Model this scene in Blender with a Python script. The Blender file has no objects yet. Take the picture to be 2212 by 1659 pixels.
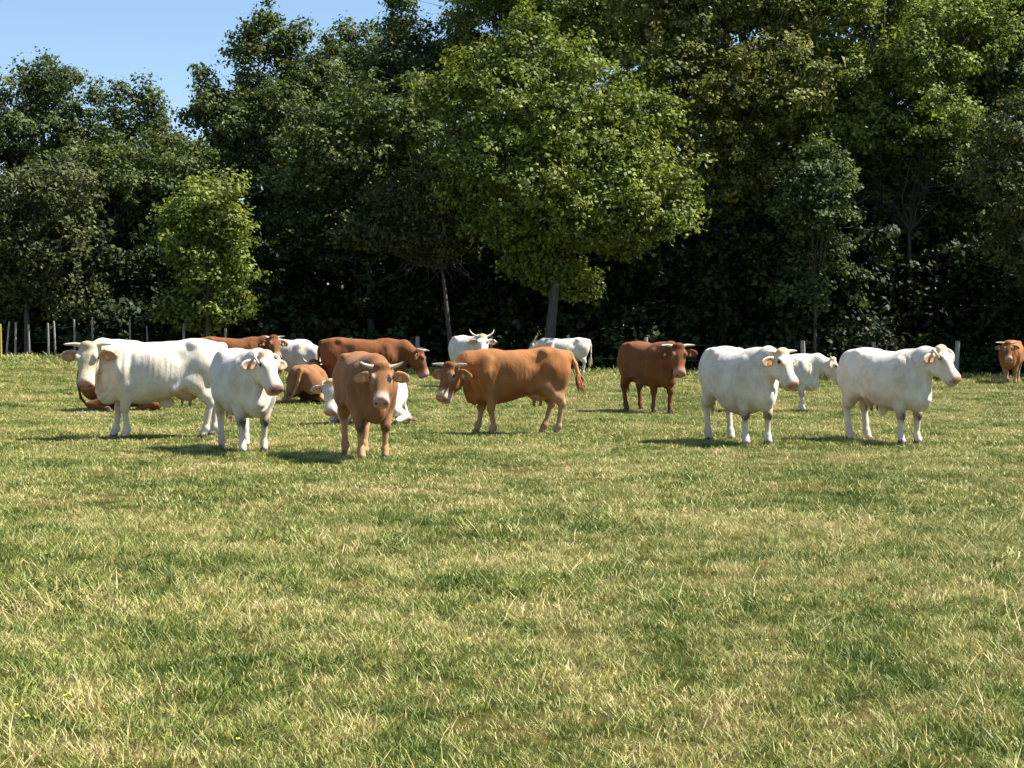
import bpy, bmesh, math, random
import numpy as np
from mathutils import Vector, Matrix

# ------------------------------------------------------------------ camera, sky, sun, exposure
scene = bpy.context.scene
R = math.radians
FPX = 3440.0            # focal length in pixels of a 2212 px wide picture
CAMZ = 1.60
PITCH = math.atan(104.5 / FPX)
cam_d = bpy.data.cameras.new('camera')
cam_d.sensor_width = 36.0
cam_d.lens = 36.0 * FPX / 2212.0
cam_d.clip_end = 2000.0
cam = bpy.data.objects.new('camera', cam_d)
scene.collection.objects.link(cam)
cam.location = (0, 0, CAMZ)
cam.rotation_euler = (R(90) - PITCH, 0, 0)
scene.camera = cam

SUN_EL, SUN_AZ = 53.0, 6.0          # azimuth measured from +X towards +Y
sd = Vector((math.cos(R(SUN_EL)) * math.cos(R(SUN_AZ)), math.cos(R(SUN_EL)) * math.sin(R(SUN_AZ)), math.sin(R(SUN_EL))))
world = bpy.data.worlds.new('World')
scene.world = world
world.use_nodes = True
wn = world.node_tree
bg = wn.nodes['Background']
sky = wn.nodes.new('ShaderNodeTexSky')
sky.sky_type = 'NISHITA'
sky.sun_disc = False
sky.sun_elevation = R(SUN_EL)
sky.sun_rotation = R(90 - SUN_AZ)
sky.air_density = 1.0
sky.dust_density = 0.0
sky.ozone_density = 3.0
wn.links.new(sky.outputs[0], bg.inputs[0])
bg.inputs[1].default_value = 0.066
sun_d = bpy.data.lights.new('sun', 'SUN')
sun_d.energy = 5.0
sun_d.angle = R(0.53)
sun_d.color = (1.0, 0.95, 0.86)
sun = bpy.data.objects.new('sun', sun_d)
scene.collection.objects.link(sun)
sun.rotation_euler = sd.to_track_quat('Z', 'Y').to_euler()
sun.location = (30, 0, 40)

vs = scene.view_settings
vs.view_transform = 'Standard'
vs.look = 'None'
vs.gamma = 1.0
vs.use_curve_mapping = False
vs.exposure = 1.38
scene.cycles.use_denoising = True
scene.cycles.max_bounces = 6
scene.cycles.diffuse_bounces = 3
scene.cycles.transmission_bounces = 4

rng = np.random.default_rng(11)

# ------------------------------------------------------------------ small helpers
def link(o, parent=None):
    scene.collection.objects.link(o)
    if parent is not None:
        o.parent = parent
    return o

def tag(o, label=None, cat=None, group=None, kind=None):
    if label: o['label'] = label
    if cat: o['category'] = cat
    if group: o['group'] = group
    if kind: o['kind'] = kind
    return o

def mesh_np(name, V, F, smooth=True, attrs=None):
    """V (n,3) floats, F (m,3|4) ints -> mesh, with point float / colour attributes"""
    V = np.ascontiguousarray(V, dtype=np.float32); F = np.ascontiguousarray(F, dtype=np.int32)
    me = bpy.data.meshes.new(name)
    n, m, k = len(V), len(F), F.shape[1]
    me.vertices.add(n); me.vertices.foreach_set('co', V.ravel())
    me.loops.add(m * k); me.loops.foreach_set('vertex_index', F.ravel())
    me.polygons.add(m)
    me.polygons.foreach_set('loop_start', np.arange(0, m * k, k, dtype=np.int32))
    me.polygons.foreach_set('use_smooth', np.full(m, smooth, dtype=bool))
    for nm, arr in (attrs or {}).items():
        arr = np.asarray(arr, dtype=np.float32)
        if arr.ndim == 1:
            a = me.attributes.new(nm, 'FLOAT', 'POINT'); a.data.foreach_set('value', np.ascontiguousarray(arr))
        else:
            a = me.attributes.new(nm, 'FLOAT_COLOR', 'POINT')
            c = np.ones((n, 4), np.float32); c[:, :3] = arr
            a.data.foreach_set('color', c.ravel())
    me.update(calc_edges=True)
    me.validate()
    return me

def add_mesh(name, me, mat, parent=None):
    o = bpy.data.objects.new(name, me)
    if mat is not None and not me.materials: me.materials.append(mat)
    return link(o, parent)

def smooth01(t):
    t = np.clip(t, 0, 1); return t * t * (3 - 2 * t)

def terrain(x, y):
    """gentle pasture: level near the camera, rising to the left towards the wood"""
    x = np.asarray(x, float); y = np.asarray(y, float)
    s = smooth01((y - 27) / 30.0)
    side = 0.27 + 0.5 * smooth01((-x - 3.0) / 15.0) - 0.22 * smooth01((x - 2.0) / 10.0)
    z = s * side
    z = z + 0.018 * np.sin(x * 0.9 + 1.3 * np.sin(y * .37)) * np.sin(y * 0.71 + .4) + 0.012 * np.sin(x * 2.3 + y * 1.1) * np.sin(y * 1.7 - x * .6)
    z = z + np.clip((y - 62) / 60, 0, 3) * 1.0
    return z

def ray(vx, vy):
    d = Vector(((vx - 1106) / FPX, 1.0, -(vy - 829.5) / FPX))
    c, s = math.cos(-PITCH), math.sin(-PITCH)
    return Vector((d.x, d.y * c - d.z * s, d.y * s + d.z * c))

def on_ground(vx, vy):
    r = ray(vx, vy)
    t = 3.0
    while t < 90:
        p = Vector((0, 0, CAMZ)) + r * t
        if p.z <= float(terrain(p.x, p.y)): break
        t += 0.02
    return p

def at_depth(vx, vy, Y):
    r = ray(vx, vy)
    return Vector((0, 0, CAMZ)) + r * (Y / r.y)

# ------------------------------------------------------------------ materials
def new_mat(name):
    m = bpy.data.materials.new(name); m.use_nodes = True
    nt = m.node_tree
    return m, nt, nt.nodes['Principled BSDF']

def ramp(nt, stops):
    r = nt.nodes.new('ShaderNodeValToRGB')
    el = r.color_ramp.elements
    while len(el) < len(stops): el.new(0.5)
    for e, (p, c) in zip(el, stops):
        e.position = p; e.color = (*c, 1)
    return r

def noise(nt, scale, detail=3, rough=.55, vec=None):
    n = nt.nodes.new('ShaderNodeTexNoise')
    n.inputs['Scale'].default_value = scale; n.inputs['Detail'].default_value = detail
    n.inputs['Roughness'].default_value = rough
    if vec is not None: nt.links.new(vec, n.inputs['Vector'])
    return n

def mixc(nt, a, b, f, mode='MIX'):
    m = nt.nodes.new('ShaderNodeMix'); m.data_type = 'RGBA'; m.blend_type = mode
    def put(sock, v):
        if hasattr(v, 'is_linked'): nt.links.new(v, sock)
        elif isinstance(v, (int, float)): sock.default_value = v
        else: sock.default_value = (*v, 1)
    put(m.inputs['Factor'], f); put(m.inputs[6], a); put(m.inputs[7], b)
    return m.outputs[2]

def math_n(nt, op, a, b=None, clamp=False):
    m = nt.nodes.new('ShaderNodeMath'); m.operation = op; m.use_clamp = clamp
    for i, v in enumerate((a, b)):
        if v is None: continue
        if hasattr(v, 'is_linked'): nt.links.new(v, m.inputs[i])
        else: m.inputs[i].default_value = v
    return m.outputs[0]

def attr(nt, name):
    a = nt.nodes.new('ShaderNodeAttribute'); a.attribute_name = name; return a

def leaf_material(name, dark, mid, light, trans=0.35, rough=0.6, dry=None):
    m, nt, pb = new_mat(name)
    a = attr(nt, 'rnd')
    stops = [(0.0, dark), (0.5, mid), (0.9, light)]
    if dry: stops.append((0.985, dry))
    rp = ramp(nt, stops)
    nt.links.new(a.outputs['Fac'], rp.inputs[0])
    geo = nt.nodes.new('ShaderNodeNewGeometry')
    n1 = noise(nt, 0.45, 2, vec=geo.outputs['Position'])
    hs = nt.nodes.new('ShaderNodeHueSaturation')
    nt.links.new(rp.outputs[0], hs.inputs['Color'])
    hv = nt.nodes.new('ShaderNodeMapRange'); hv.inputs[1].default_value = .3; hv.inputs[2].default_value = .7
    hv.inputs[3].default_value = .485; hv.inputs[4].default_value = .512
    nt.links.new(n1.outputs[0], hv.inputs[0]); nt.links.new(hv.outputs[0], hs.inputs['Hue'])
    nt.links.new(hs.outputs[0], pb.inputs['Base Color'])
    pb.inputs['Roughness'].default_value = rough
    pb.inputs['Specular IOR Level'].default_value = 0.22
    tr = nt.nodes.new('ShaderNodeBsdfTranslucent')
    tc = mixc(nt, hs.outputs[0], (1.0, 1.0, 0.35), 1.0, 'MULTIPLY')
    nt.links.new(tc, tr.inputs[0])
    mx = nt.nodes.new('ShaderNodeMixShader'); mx.inputs[0].default_value = trans
    nt.links.new(pb.outputs[0], mx.inputs[1]); nt.links.new(tr.outputs[0], mx.inputs[2])
    out = nt.nodes['Material Output']
    nt.links.new(mx.outputs[0], out.inputs['Surface'])
    return m

M = {}
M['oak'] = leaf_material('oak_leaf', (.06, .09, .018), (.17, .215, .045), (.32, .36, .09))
M['oak_yellow'] = leaf_material('yellowish_leaf', (.06, .08, .02), (.155, .175, .044), (.30, .29, .085), dry=(.36, .3, .09))
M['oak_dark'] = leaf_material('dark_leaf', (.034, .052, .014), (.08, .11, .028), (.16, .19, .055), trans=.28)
M['blue_green'] = leaf_material('bluish_leaf', (.034, .058, .02), (.085, .118, .04), (.17, .205, .08), trans=.28)
M['olive'] = leaf_material('olive_leaf', (.045, .06, .022), (.075, .09, .03), (.13, .13, .045), trans=.25, dry=(.2, .14, .05))
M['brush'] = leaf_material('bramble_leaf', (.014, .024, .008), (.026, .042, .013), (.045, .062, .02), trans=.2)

m, nt, pb = new_mat('bark'); M['bark'] = m
tcn = nt.nodes.new('ShaderNodeTexCoord')
mp = nt.nodes.new('ShaderNodeMapping'); mp.inputs['Scale'].default_value = (6, 6, 1.2)
nt.links.new(tcn.outputs['Object'], mp.inputs[0])
nz = noise(nt, 3.0, 5, .65, mp.outputs[0])
rp = ramp(nt, [(.3, (.035, .03, .024)), (.55, (.08, .07, .057)), (.75, (.16, .145, .125))])
nt.links.new(nz.outputs[0], rp.inputs[0]); nt.links.new(rp.outputs[0], pb.inputs['Base Color'])
pb.inputs['Roughness'].default_value = .9
bp = nt.nodes.new('ShaderNodeBump'); bp.inputs['Strength'].default_value = .6; bp.inputs['Distance'].default_value = .03
nt.links.new(nz.outputs[0], bp.inputs['Height']); nt.links.new(bp.outputs[0], pb.inputs['Normal'])

m, nt, pb = new_mat('weathered_post_wood'); M['post'] = m
tcn = nt.nodes.new('ShaderNodeTexCoord')
mp = nt.nodes.new('ShaderNodeMapping'); mp.inputs['Scale'].default_value = (30, 30, 2)
nt.links.new(tcn.outputs['Object'], mp.inputs[0])
nz = noise(nt, 2.0, 4, .6, mp.outputs[0])
rp = ramp(nt, [(.3, (.16, .15, .14)), (.7, (.4, .385, .36))])
nt.links.new(nz.outputs[0], rp.inputs[0]); nt.links.new(rp.outputs[0], pb.inputs['Base Color'])
pb.inputs['Roughness'].default_value = .85
def plain(name, col, rough=.6, spec=.4, metal=0):
    m, nt, pb = new_mat(name)
    nz = noise(nt, 14.0, 3)
    c = mixc(nt, tuple(v * .82 for v in col), tuple(min(1, v * 1.15) for v in col), nz.outputs[0])
    nt.links.new(c, pb.inputs['Base Color'])
    pb.inputs['Roughness'].default_value = rough; pb.inputs['Specular IOR Level'].default_value = spec
    pb.inputs['Metallic'].default_value = metal
    return m
M['yellow_paint'] = plain('yellow_paint', (.6, .48, .06))
M['wire'] = plain('galvanised_wire', (.09, .085, .08), .8, .2, .0)
M['eye'] = plain('dark_wet_eye', (.012, .008, .006), .12, .6)
M['ear_tag'] = plain('orange_plastic_tag', (.75, .3, .06), .45)
M['hoof'] = plain('hoof_horn', (.07, .055, .045), .5)
M['petal'] = plain('yellow_petal', (.75, .6, .03), .5)
M['stem'] = plain('green_stem', (.08, .13, .03), .6)

m, nt, pb = new_mat('horn'); M['horn'] = m
a = attr(nt, 'Col'); nt.links.new(a.outputs['Color'], pb.inputs['Base Color'])
pb.inputs['Roughness'].default_value = .42

# coat: vertex colours from the body regions, fine hair noise and relief
m, nt, pb = new_mat('cow_coat'); M['coat'] = m
a = attr(nt, 'Col')
tcn = nt.nodes.new('ShaderNodeTexCoord')
mp = nt.nodes.new('ShaderNodeMapping'); mp.inputs['Scale'].default_value = (1, 1, .28)
nt.links.new(tcn.outputs['Object'], mp.inputs[0])
n1 = noise(nt, 7, 4, .6, tcn.outputs['Object'])
n2 = noise(nt, 85, 3, .6, mp.outputs[0])
f1 = math_n(nt, 'MULTIPLY_ADD', n1.outputs[0], .62); nt.nodes[-1].inputs[2].default_value = .68
c1 = mixc(nt, a.outputs['Color'], (0, 0, 0), 0.0)
vm = nt.nodes.new('ShaderNodeVectorMath'); vm.operation = 'SCALE'
nt.links.new(a.outputs['Color'], vm.inputs[0])
f2 = math_n(nt, 'MULTIPLY_ADD', n2.outputs[0], .30); nt.nodes[-1].inputs[2].default_value = .85
nt.links.new(math_n(nt, 'MULTIPLY', f1, f2), vm.inputs['Scale'])
n4 = noise(nt, 2.6, 5, .62, tcn.outputs['Object'])
rp = ramp(nt, [(.36, (.80, .70, .56)), (.52, (.97, .95, .91)), (.64, (1.08, 1.08, 1.08))])
nt.links.new(n4.outputs[0], rp.inputs[0])
nt.links.new(mixc(nt, vm.outputs[0], rp.outputs[0], .6, 'MULTIPLY'), pb.inputs['Base Color'])
pb.inputs['Roughness'].default_value = .8
pb.inputs['Specular IOR Level'].default_value = .18
pb.inputs['Sheen Weight'].default_value = .04
pb.inputs['Sheen Roughness'].default_value = .4
n3 = noise(nt, 22, 4, .6, mp.outputs[0])
hs = math_n(nt, 'ADD', math_n(nt, 'MULTIPLY', n2.outputs[0], .35), n3.outputs[0])
bp = nt.nodes.new('ShaderNodeBump'); bp.inputs['Strength'].default_value = .55; bp.inputs['Distance'].default_value = .013
nt.links.new(hs, bp.inputs['Height']); nt.links.new(bp.outputs[0], pb.inputs['Normal'])

# pasture colours: green and straw patches by place
def grass_colour(nt, rnd_out):
    geo = nt.nodes.new('ShaderNodeNewGeometry')
    pos = geo.outputs['Position']
    big = noise(nt, .42, 4, .6, pos)
    sml = noise(nt, 1.9, 4, .62, pos)
    tiny = noise(nt, 7.5, 3, .6, pos)
    f = math_n(nt, 'ADD', math_n(nt, 'MULTIPLY', big.outputs[0], .85), math_n(nt, 'MULTIPLY', sml.outputs[0], .85))
    f = math_n(nt, 'SUBTRACT', f, .205)
    f = math_n(nt, 'ADD', f, math_n(nt, 'MULTIPLY', math_n(nt, 'SUBTRACT', tiny.outputs[0], .5), .5))
    f = math_n(nt, 'ADD', f, math_n(nt, 'MULTIPLY', math_n(nt, 'SUBTRACT', rnd_out, .5), .55))
    rp = ramp(nt, [(.28, (.035, .07, .010)), (.45, (.10, .155, .022)), (.60, (.22, .26, .05)), (.74, (.42, .39, .125)), (.92, (.60, .48, .24))])
    nt.links.new(f, rp.inputs[0])
    return rp.outputs[0]

m, nt, pb = new_mat('grass_blade'); M['blade'] = m
a = attr(nt, 'rnd')
col = grass_colour(nt, a.outputs['Fac'])
nt.links.new(col, pb.inputs['Base Color'])
pb.inputs['Roughness'].default_value = .5; pb.inputs['Specular IOR Level'].default_value = .3
tr = nt.nodes.new('ShaderNodeBsdfTranslucent'); nt.links.new(col, tr.inputs[0])
mx = nt.nodes.new('ShaderNodeMixShader'); mx.inputs[0].default_value = .2
nt.links.new(pb.outputs[0], mx.inputs[1]); nt.links.new(tr.outputs[0], mx.inputs[2])
nt.links.new(mx.outputs[0], nt.nodes['Material Output'].inputs['Surface'])

m, nt, pb = new_mat('pasture_soil'); M['ground'] = m
geo = nt.nodes.new('ShaderNodeNewGeometry')
fine = noise(nt, 38, 4, .7, geo.outputs['Position'])
col = grass_colour(nt, fine.outputs[0])
cc = mixc(nt, col, (.24, .21, .17), 1.0, 'MULTIPLY')
nt.links.new(cc, pb.inputs['Base Color'])
pb.inputs['Roughness'].default_value = .95; pb.inputs['Specular IOR Level'].default_value = .1
bp = nt.nodes.new('ShaderNodeBump'); bp.inputs['Strength'].default_value = .8; bp.inputs['Distance'].default_value = .04
nt.links.new(fine.outputs[0], bp.inputs['Height']); nt.links.new(bp.outputs[0], pb.inputs['Normal'])

m, nt, pb = new_mat('leaf_litter_soil'); M['litter'] = m
geo = nt.nodes.new('ShaderNodeNewGeometry')
fine = noise(nt, 9, 5, .7, geo.outputs['Position'])
rp = ramp(nt, [(.3, (.018, .015, .01)), (.7, (.05, .042, .026))])
nt.links.new(fine.outputs[0], rp.inputs[0]); nt.links.new(rp.outputs[0], pb.inputs['Base Color'])
pb.inputs['Roughness'].default_value = .95

# ------------------------------------------------------------------ ground
def sheet(name, xs, ys, zoff, mat):
    X, Y = np.meshgrid(xs, ys, indexing='ij')
    Z = terrain(X, Y) + zoff
    V = np.stack([X, Y, Z], -1).reshape(-1, 3)
    nx, ny = len(xs), len(ys)
    i, j = np.meshgrid(np.arange(nx - 1), np.arange(ny - 1), indexing='ij')
    a = (i * ny + j).ravel()
    F = np.stack([a, a + ny, a + ny + 1, a + 1], -1)
    return add_mesh(name, mesh_np(name, V, F), mat)
xs = np.concatenate([np.linspace(-600, -36, 30)[:-1], np.linspace(-36, 36, 121), np.linspace(36, 600, 30)[1:]])
ys = np.concatenate([np.linspace(-80, -2, 14)[:-1], np.linspace(-2, 66, 116), np.linspace(66, 900, 40)[1:]])
tag(sheet('pasture_ground', xs, ys, 0.0, M['ground']), kind='structure')
xs2 = np.linspace(-70, 70, 141); ys2 = np.linspace(58.5, 110, 60)
tag(sheet('wood_floor_ground', xs2, ys2, 0.03, M['litter']), kind='structure')

# ------------------------------------------------------------------ grass (uncountable: one object, instanced tufts)
def blades(n, radius, h0, h1, w0, w1, bend, seed, lean=.35):
    r = np.random.default_rng(seed)
    ang = r.uniform(0, 2 * np.pi, n); rad = radius * np.sqrt(r.uniform(0, 1, n))
    bx, by = rad * np.cos(ang), rad * np.sin(ang)
    h = r.uniform(h0, h1, n) * r.uniform(.55, 1, n)
    w = r.uniform(w0, w1, n)
    da = r.uniform(0, 2 * np.pi, n); dx, dy = np.cos(da), np.sin(da)
    ln = np.abs(r.normal(0, lean, n)); bd = r.uniform(.1, bend, n)
    fa = r.uniform(0, 2 * np.pi, n); sx, sy = np.cos(fa), np.sin(fa)
    V = []
    for t, ww in ((0, 1.0), (.45, .85), (.8, .5)):
        off = (ln * t + bd * t * t) * h
        z = h * t * (1 - .35 * bd * t)
        cx, cy = bx + dx * off, by + dy * off
        V.append(np.stack([cx - sx * w * ww * .5, cy - sy * w * ww * .5, z], -1))
        V.append(np.stack([cx + sx * w * ww * .5, cy + sy * w * ww * .5, z], -1))
    off = (ln + bd) * h
    V.append(np.stack([bx + dx * off, by + dy * off, h * (1 - .35 * bd)], -1))
    V = np.stack(V, 1)                                   # n,7,3
    b = (np.arange(n) * 7)[:, None]
    F = np.concatenate([b + np.array([[0, 1, 3]]), b + np.array([[0, 3, 2]]), b + np.array([[2, 3, 5]]), b + np.array([[2, 5, 4]]), b + np.array([[4, 5, 6]])])
    rnd = np.repeat(np.clip(r.normal(.5, .24, n), 0, 1), 7)
    return V.reshape(-1, 3), F, rnd

tuft_col = bpy.data.collections.new('grass_tuft_sources')
specs = [  # n, radius, h0, h1, w0, w1, bend, lean
    (40, .075, .022, .06, .003, .0058, .7, .35), (44, .08, .02, .052, .003, .006, .8, .4), (36, .07, .03, .07, .003, .0055, .6, .35),
    (42, .08, .022, .062, .003, .006, .8, .4), (34, .05, .035, .09, .003, .006, .7, .35), (30, .08, .015, .035, .006, .011, .7, .7),
    (7, .06, .09, .20, .0024, .004, 1.0, .7),                                  # straw stems
    (70, .17, .03, .065, .005, .010, .7, .4), (70, .18, .025, .055, .005, .010, .8, .4), (60, .16, .035, .085, .006, .010, .7, .4)]  # wide ones for far off
for i, (n, rad, h0, h1, w0, w1, be, le) in enumerate(specs):
    V, F, rnd = blades(n, rad, h0, h1, w0, w1, be, 100 + i, le)
    if i == 6: rnd = np.clip(rnd + .45, 0, 1)
    o = bpy.data.objects.new('grass_tuft_%02d' % i, mesh_np('grass_tuft', V, F, False, {'rnd': rnd}))
    o.data.materials.append(M['blade'])
    tuft_col.objects.link(o)

def band(y0, y1, dens, margin=1.5):
    """points over the strip y0..y1 as wide as the view and a margin"""
    half = lambda y: .3215 * y + margin + .05 * y
    n = int((half(y0) + half(y1)) * (y1 - y0) * dens)
    y = rng.uniform(y0, y1, n * 2); x = rng.uniform(-half(y1), half(y1), n * 2)
    k = np.abs(x) < half(y)
    return x[k][:n], y[k][:n]
gx, gy, gi, gs = [], [], [], []
for y0, y1, dens, kinds, s0, s1 in ((4.0, 9, 230, (0, 1, 2, 3, 4, 5, 0, 1, 2, 3, 6), .8, 1.25), (9, 14, 165, (0, 1, 2, 3, 4, 5, 0, 1, 3, 6), .85, 1.3), (14, 22, 55, (7, 8, 9, 2, 3, 6), .85, 1.15),
                                    (22, 36, 30, (7, 8, 9, 7, 8), .85, 1.25), (36, 64, 17, (7, 8, 9), .9, 1.5)):
    x, y = band(y0, y1, dens)
    gx.append(x); gy.append(y)
    k = rng.choice(kinds, len(x)); gi.append(k)
    gs.append(rng.uniform(s0, s1, len(x)))
gx, gy, gi, gs = map(np.concatenate, (gx, gy, gi, gs))
# taller and shorter places
hv = .5 + .5 * np.sin(gx * 1.7 + 2 * np.sin(gy * .8)) * np.sin(gy * 1.3 + 1.5 * np.sin(gx * .9))
hv2 = .5 + .5 * np.sin(gx * 5.1 + 2.2 * np.sin(gy * 3.7 + 1)) * np.sin(gy * 4.3 + 2 * np.sin(gx * 3.1))
gs = gs * (.72 + .4 * hv + .3 * hv2)
# rank tufts here and there, and uncut growth towards the fence
cxy = np.stack([rng.uniform(-6, 6, 90), rng.uniform(5, 14.5, 90)], -1); crad = rng.uniform(.08, .32, 90)
nearm = np.where(gy < 14)[0]
for (a0, b0), c0 in zip(cxy, crad):
    dd = np.hypot(gx[nearm] - a0, gy[nearm] - b0)
    hit = nearm[dd < c0]; gs[hit] *= rng.uniform(1.2, 1.7)
fz = smooth01((gy - 50) / 4) * rng.uniform(0, 1, len(gy)) ** 2
gs = gs * (1 + 2.4 * fz)
me = bpy.data.meshes.new('grass_points')
P = np.stack([gx, gy, terrain(gx, gy) - .004], -1).astype(np.float32)
me.vertices.add(len(P)); me.vertices.foreach_set('co', P.ravel())
at = me.attributes.new('rot', 'FLOAT_VECTOR', 'POINT')
rv = np.zeros_like(P); rv[:, 2] = rng.uniform(0, 6.283, len(P)); rv[:, 0] = rng.normal(0, .06, len(P)); rv[:, 1] = rng.normal(0, .06, len(P))
at.data.foreach_set('vector', rv.ravel())
at = me.attributes.new('scl', 'FLOAT', 'POINT'); at.data.foreach_set('value', gs.astype(np.float32))
at = me.attributes.new('idx', 'INT', 'POINT'); at.data.foreach_set('value', gi.astype(np.int32))
me.update()
grass = add_mesh('grass', me, None)
tag(grass, 'short sunlit pasture grass with dry straw patches', 'grass', kind='stuff')
ng = bpy.data.node_groups.new('grass_scatter', 'GeometryNodeTree')
ng.interface.new_socket(name='Geometry', in_out='INPUT', socket_type='NodeSocketGeometry')
ng.interface.new_socket(name='Geometry', in_out='OUTPUT', socket_type='NodeSocketGeometry')
gin = ng.nodes.new('NodeGroupInput'); gout = ng.nodes.new('NodeGroupOutput')
iop = ng.nodes.new('GeometryNodeInstanceOnPoints')
ci = ng.nodes.new('GeometryNodeCollectionInfo')
ci.inputs['Collection'].default_value = tuft_col
ci.inputs['Separate Children'].default_value = True
ci.inputs['Reset Children'].default_value = True
def named(nm, dt):
    n = ng.nodes.new('GeometryNodeInputNamedAttribute'); n.data_type = dt; n.inputs['Name'].default_value = nm
    return n.outputs['Attribute']
ng.links.new(gin.outputs[0], iop.inputs['Points'])
ng.links.new(ci.outputs[0], iop.inputs['Instance'])
iop.inputs['Pick Instance'].default_value = True
ng.links.new(named('idx', 'INT'), iop.inputs['Instance Index'])
ng.links.new(named('rot', 'FLOAT_VECTOR'), iop.inputs['Rotation'])
ng.links.new(named('scl', 'FLOAT'), iop.inputs['Scale'])
ng.links.new(iop.outputs[0], gout.inputs[0])
md = grass.modifiers.new('scatter', 'NODES'); md.node_group = ng

# ------------------------------------------------------------------ trees
def tube(pts, rads, sides=6):
    """tapered tube along points -> V,F(quads)"""
    pts = np.asarray(pts, float); n = len(pts)
    T = np.gradient(pts, axis=0); T /= np.linalg.norm(T, axis=1)[:, None] + 1e-9
    ref = np.where(np.abs(T[:, 2:3]) > .9, np.array([[1., 0, 0]]), np.array([[0, 0, 1.]]))
    A = np.cross(T, ref); A /= np.linalg.norm(A, axis=1)[:, None] + 1e-9
    B = np.cross(T, A)
    th = np.linspace(0, 2 * np.pi, sides, endpoint=False)
    V = pts[:, None] + (np.cos(th)[None, :, None] * A[:, None] + np.sin(th)[None, :, None] * B[:, None]) * np.asarray(rads, float)[:, None, None]
    V = V.reshape(-1, 3)
    F = []
    for i in range(n - 1):
        for k in range(sides):
            a = i * sides + k; b = i * sides + (k + 1) % sides
            F.append((a, b, b + sides, a + sides))
    return V, np.array(F)

def join(parts):
    Vs, Fs, o = [], [], 0
    for V, F in parts:
        Vs.append(V); Fs.append(F + o); o += len(V)
    return np.concatenate(Vs), np.concatenate(Fs)

def leaves_for(blobs, r, leaf, dens, per, lump=1.0):
    """blobs: (cx,cy,cz,rx,ry,rz[,density]) -> lumps on each blob -> sprays on each lump -> leaf quads; returns also the spray centres"""
    C, O = [], []
    for b in blobs:
        cx, cy, cz, rx, ry, rz = b[:6]; dd = b[6] if len(b) > 6 else 1.0
        area = 4 * np.pi * ((rx * ry) ** 1.6 / 3 + (rx * rz) ** 1.6 / 3 + (ry * rz) ** 1.6 / 3) ** (1 / 1.6)
        lr = np.clip(.42 * min(rx, rz), .3, .95) * lump                     # lump size
        n = max(5, int(area / (np.pi * lr * lr) * 1.25))
        d = r.normal(size=(n, 3)); d /= np.linalg.norm(d, axis=1)[:, None]
        rr = r.uniform(.6, 1.0, n) * (1 + .13 * r.normal(size=n)); rr[::9] *= 1.16
        L = np.stack([cx + d[:, 0] * rx * rr, cy + d[:, 1] * ry * rr, cz + d[:, 2] * rz * rr], -1)
        ls = lr * r.uniform(.55, 1.25, n)
        k = np.maximum(2, (ls ** 2 * 4 * np.pi * dens * dd * .62 * r.uniform(.6, 1.3, n)).astype(int))
        q = np.repeat(np.arange(n), k); m = len(q)
        e = r.normal(size=(m, 3)) + np.array([0, 0, .35]) + .5 * d[q]; e /= np.linalg.norm(e, axis=1)[:, None]
        C.append(L[q] + e * (ls[q] * r.uniform(.55, 1.08, m))[:, None] * np.array([1, 1, .72])); O.append(e)
        # a few sprays inside keep the crown from being hollow
        m = int(area * dens * dd * .22)
        e = r.normal(size=(m, 3)); e /= np.linalg.norm(e, axis=1)[:, None]
        C.append(np.array([cx, cy, cz]) + e * np.array([rx, ry, rz]) * (r.uniform(.1, .7, m) ** .6)[:, None]); O.append(e)
    C = np.concatenate(C); O = np.concatenate(O)
    n = len(C)
    size = r.uniform(.2, .5, n)
    cnt = np.maximum(4, (per * (size / .36) ** 2 * r.uniform(.6, 1.4, n)).astype(int))
    idx = np.repeat(np.arange(n), cnt); m = len(idx)
    d = r.normal(size=(m, 3)); d /= np.linalg.norm(d, axis=1)[:, None]
    rr = r.uniform(.2, 1, m) ** .55
    tw = r.normal(size=(n, 3)) * .8 + O; tw[:, 2] = tw[:, 2] * .6 + .2; tw /= np.linalg.norm(tw, axis=1)[:, None]
    p = d * rr[:, None] * size[idx][:, None] * np.array([1, 1, .6])
    p += tw[idx] * (r.uniform(-.6, 1.0, m) * size[idx])[:, None]
    pos = C[idx] + p
    nrm = d * .35 + O[idx] * .55 + np.array([0, 0, .4]) + r.normal(size=(m, 3)) * .48
    nrm /= np.linalg.norm(nrm, axis=1)[:, None]
    a = np.cross(nrm, r.normal(size=(m, 3))); a /= np.linalg.norm(a, axis=1)[:, None] + 1e-9
    b = np.cross(nrm, a)
    L = leaf * r.uniform(.55, 1.4, m)[:, None]
    W = L * r.uniform(.5, .8, m)[:, None]
    V = np.stack([pos - a * L * .5, pos + b * W * .5 + a * L * .08, pos + a * L * .5, pos - b * W * .5 + a * L * .08], 1).reshape(-1, 3)
    F = np.arange(m * 4).reshape(-1, 4)
    tone = np.clip(r.normal(.45, .15, n)[idx] + r.normal(0, .17, m), 0, 1)
    return V, F, np.repeat(tone, 4), C

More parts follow.
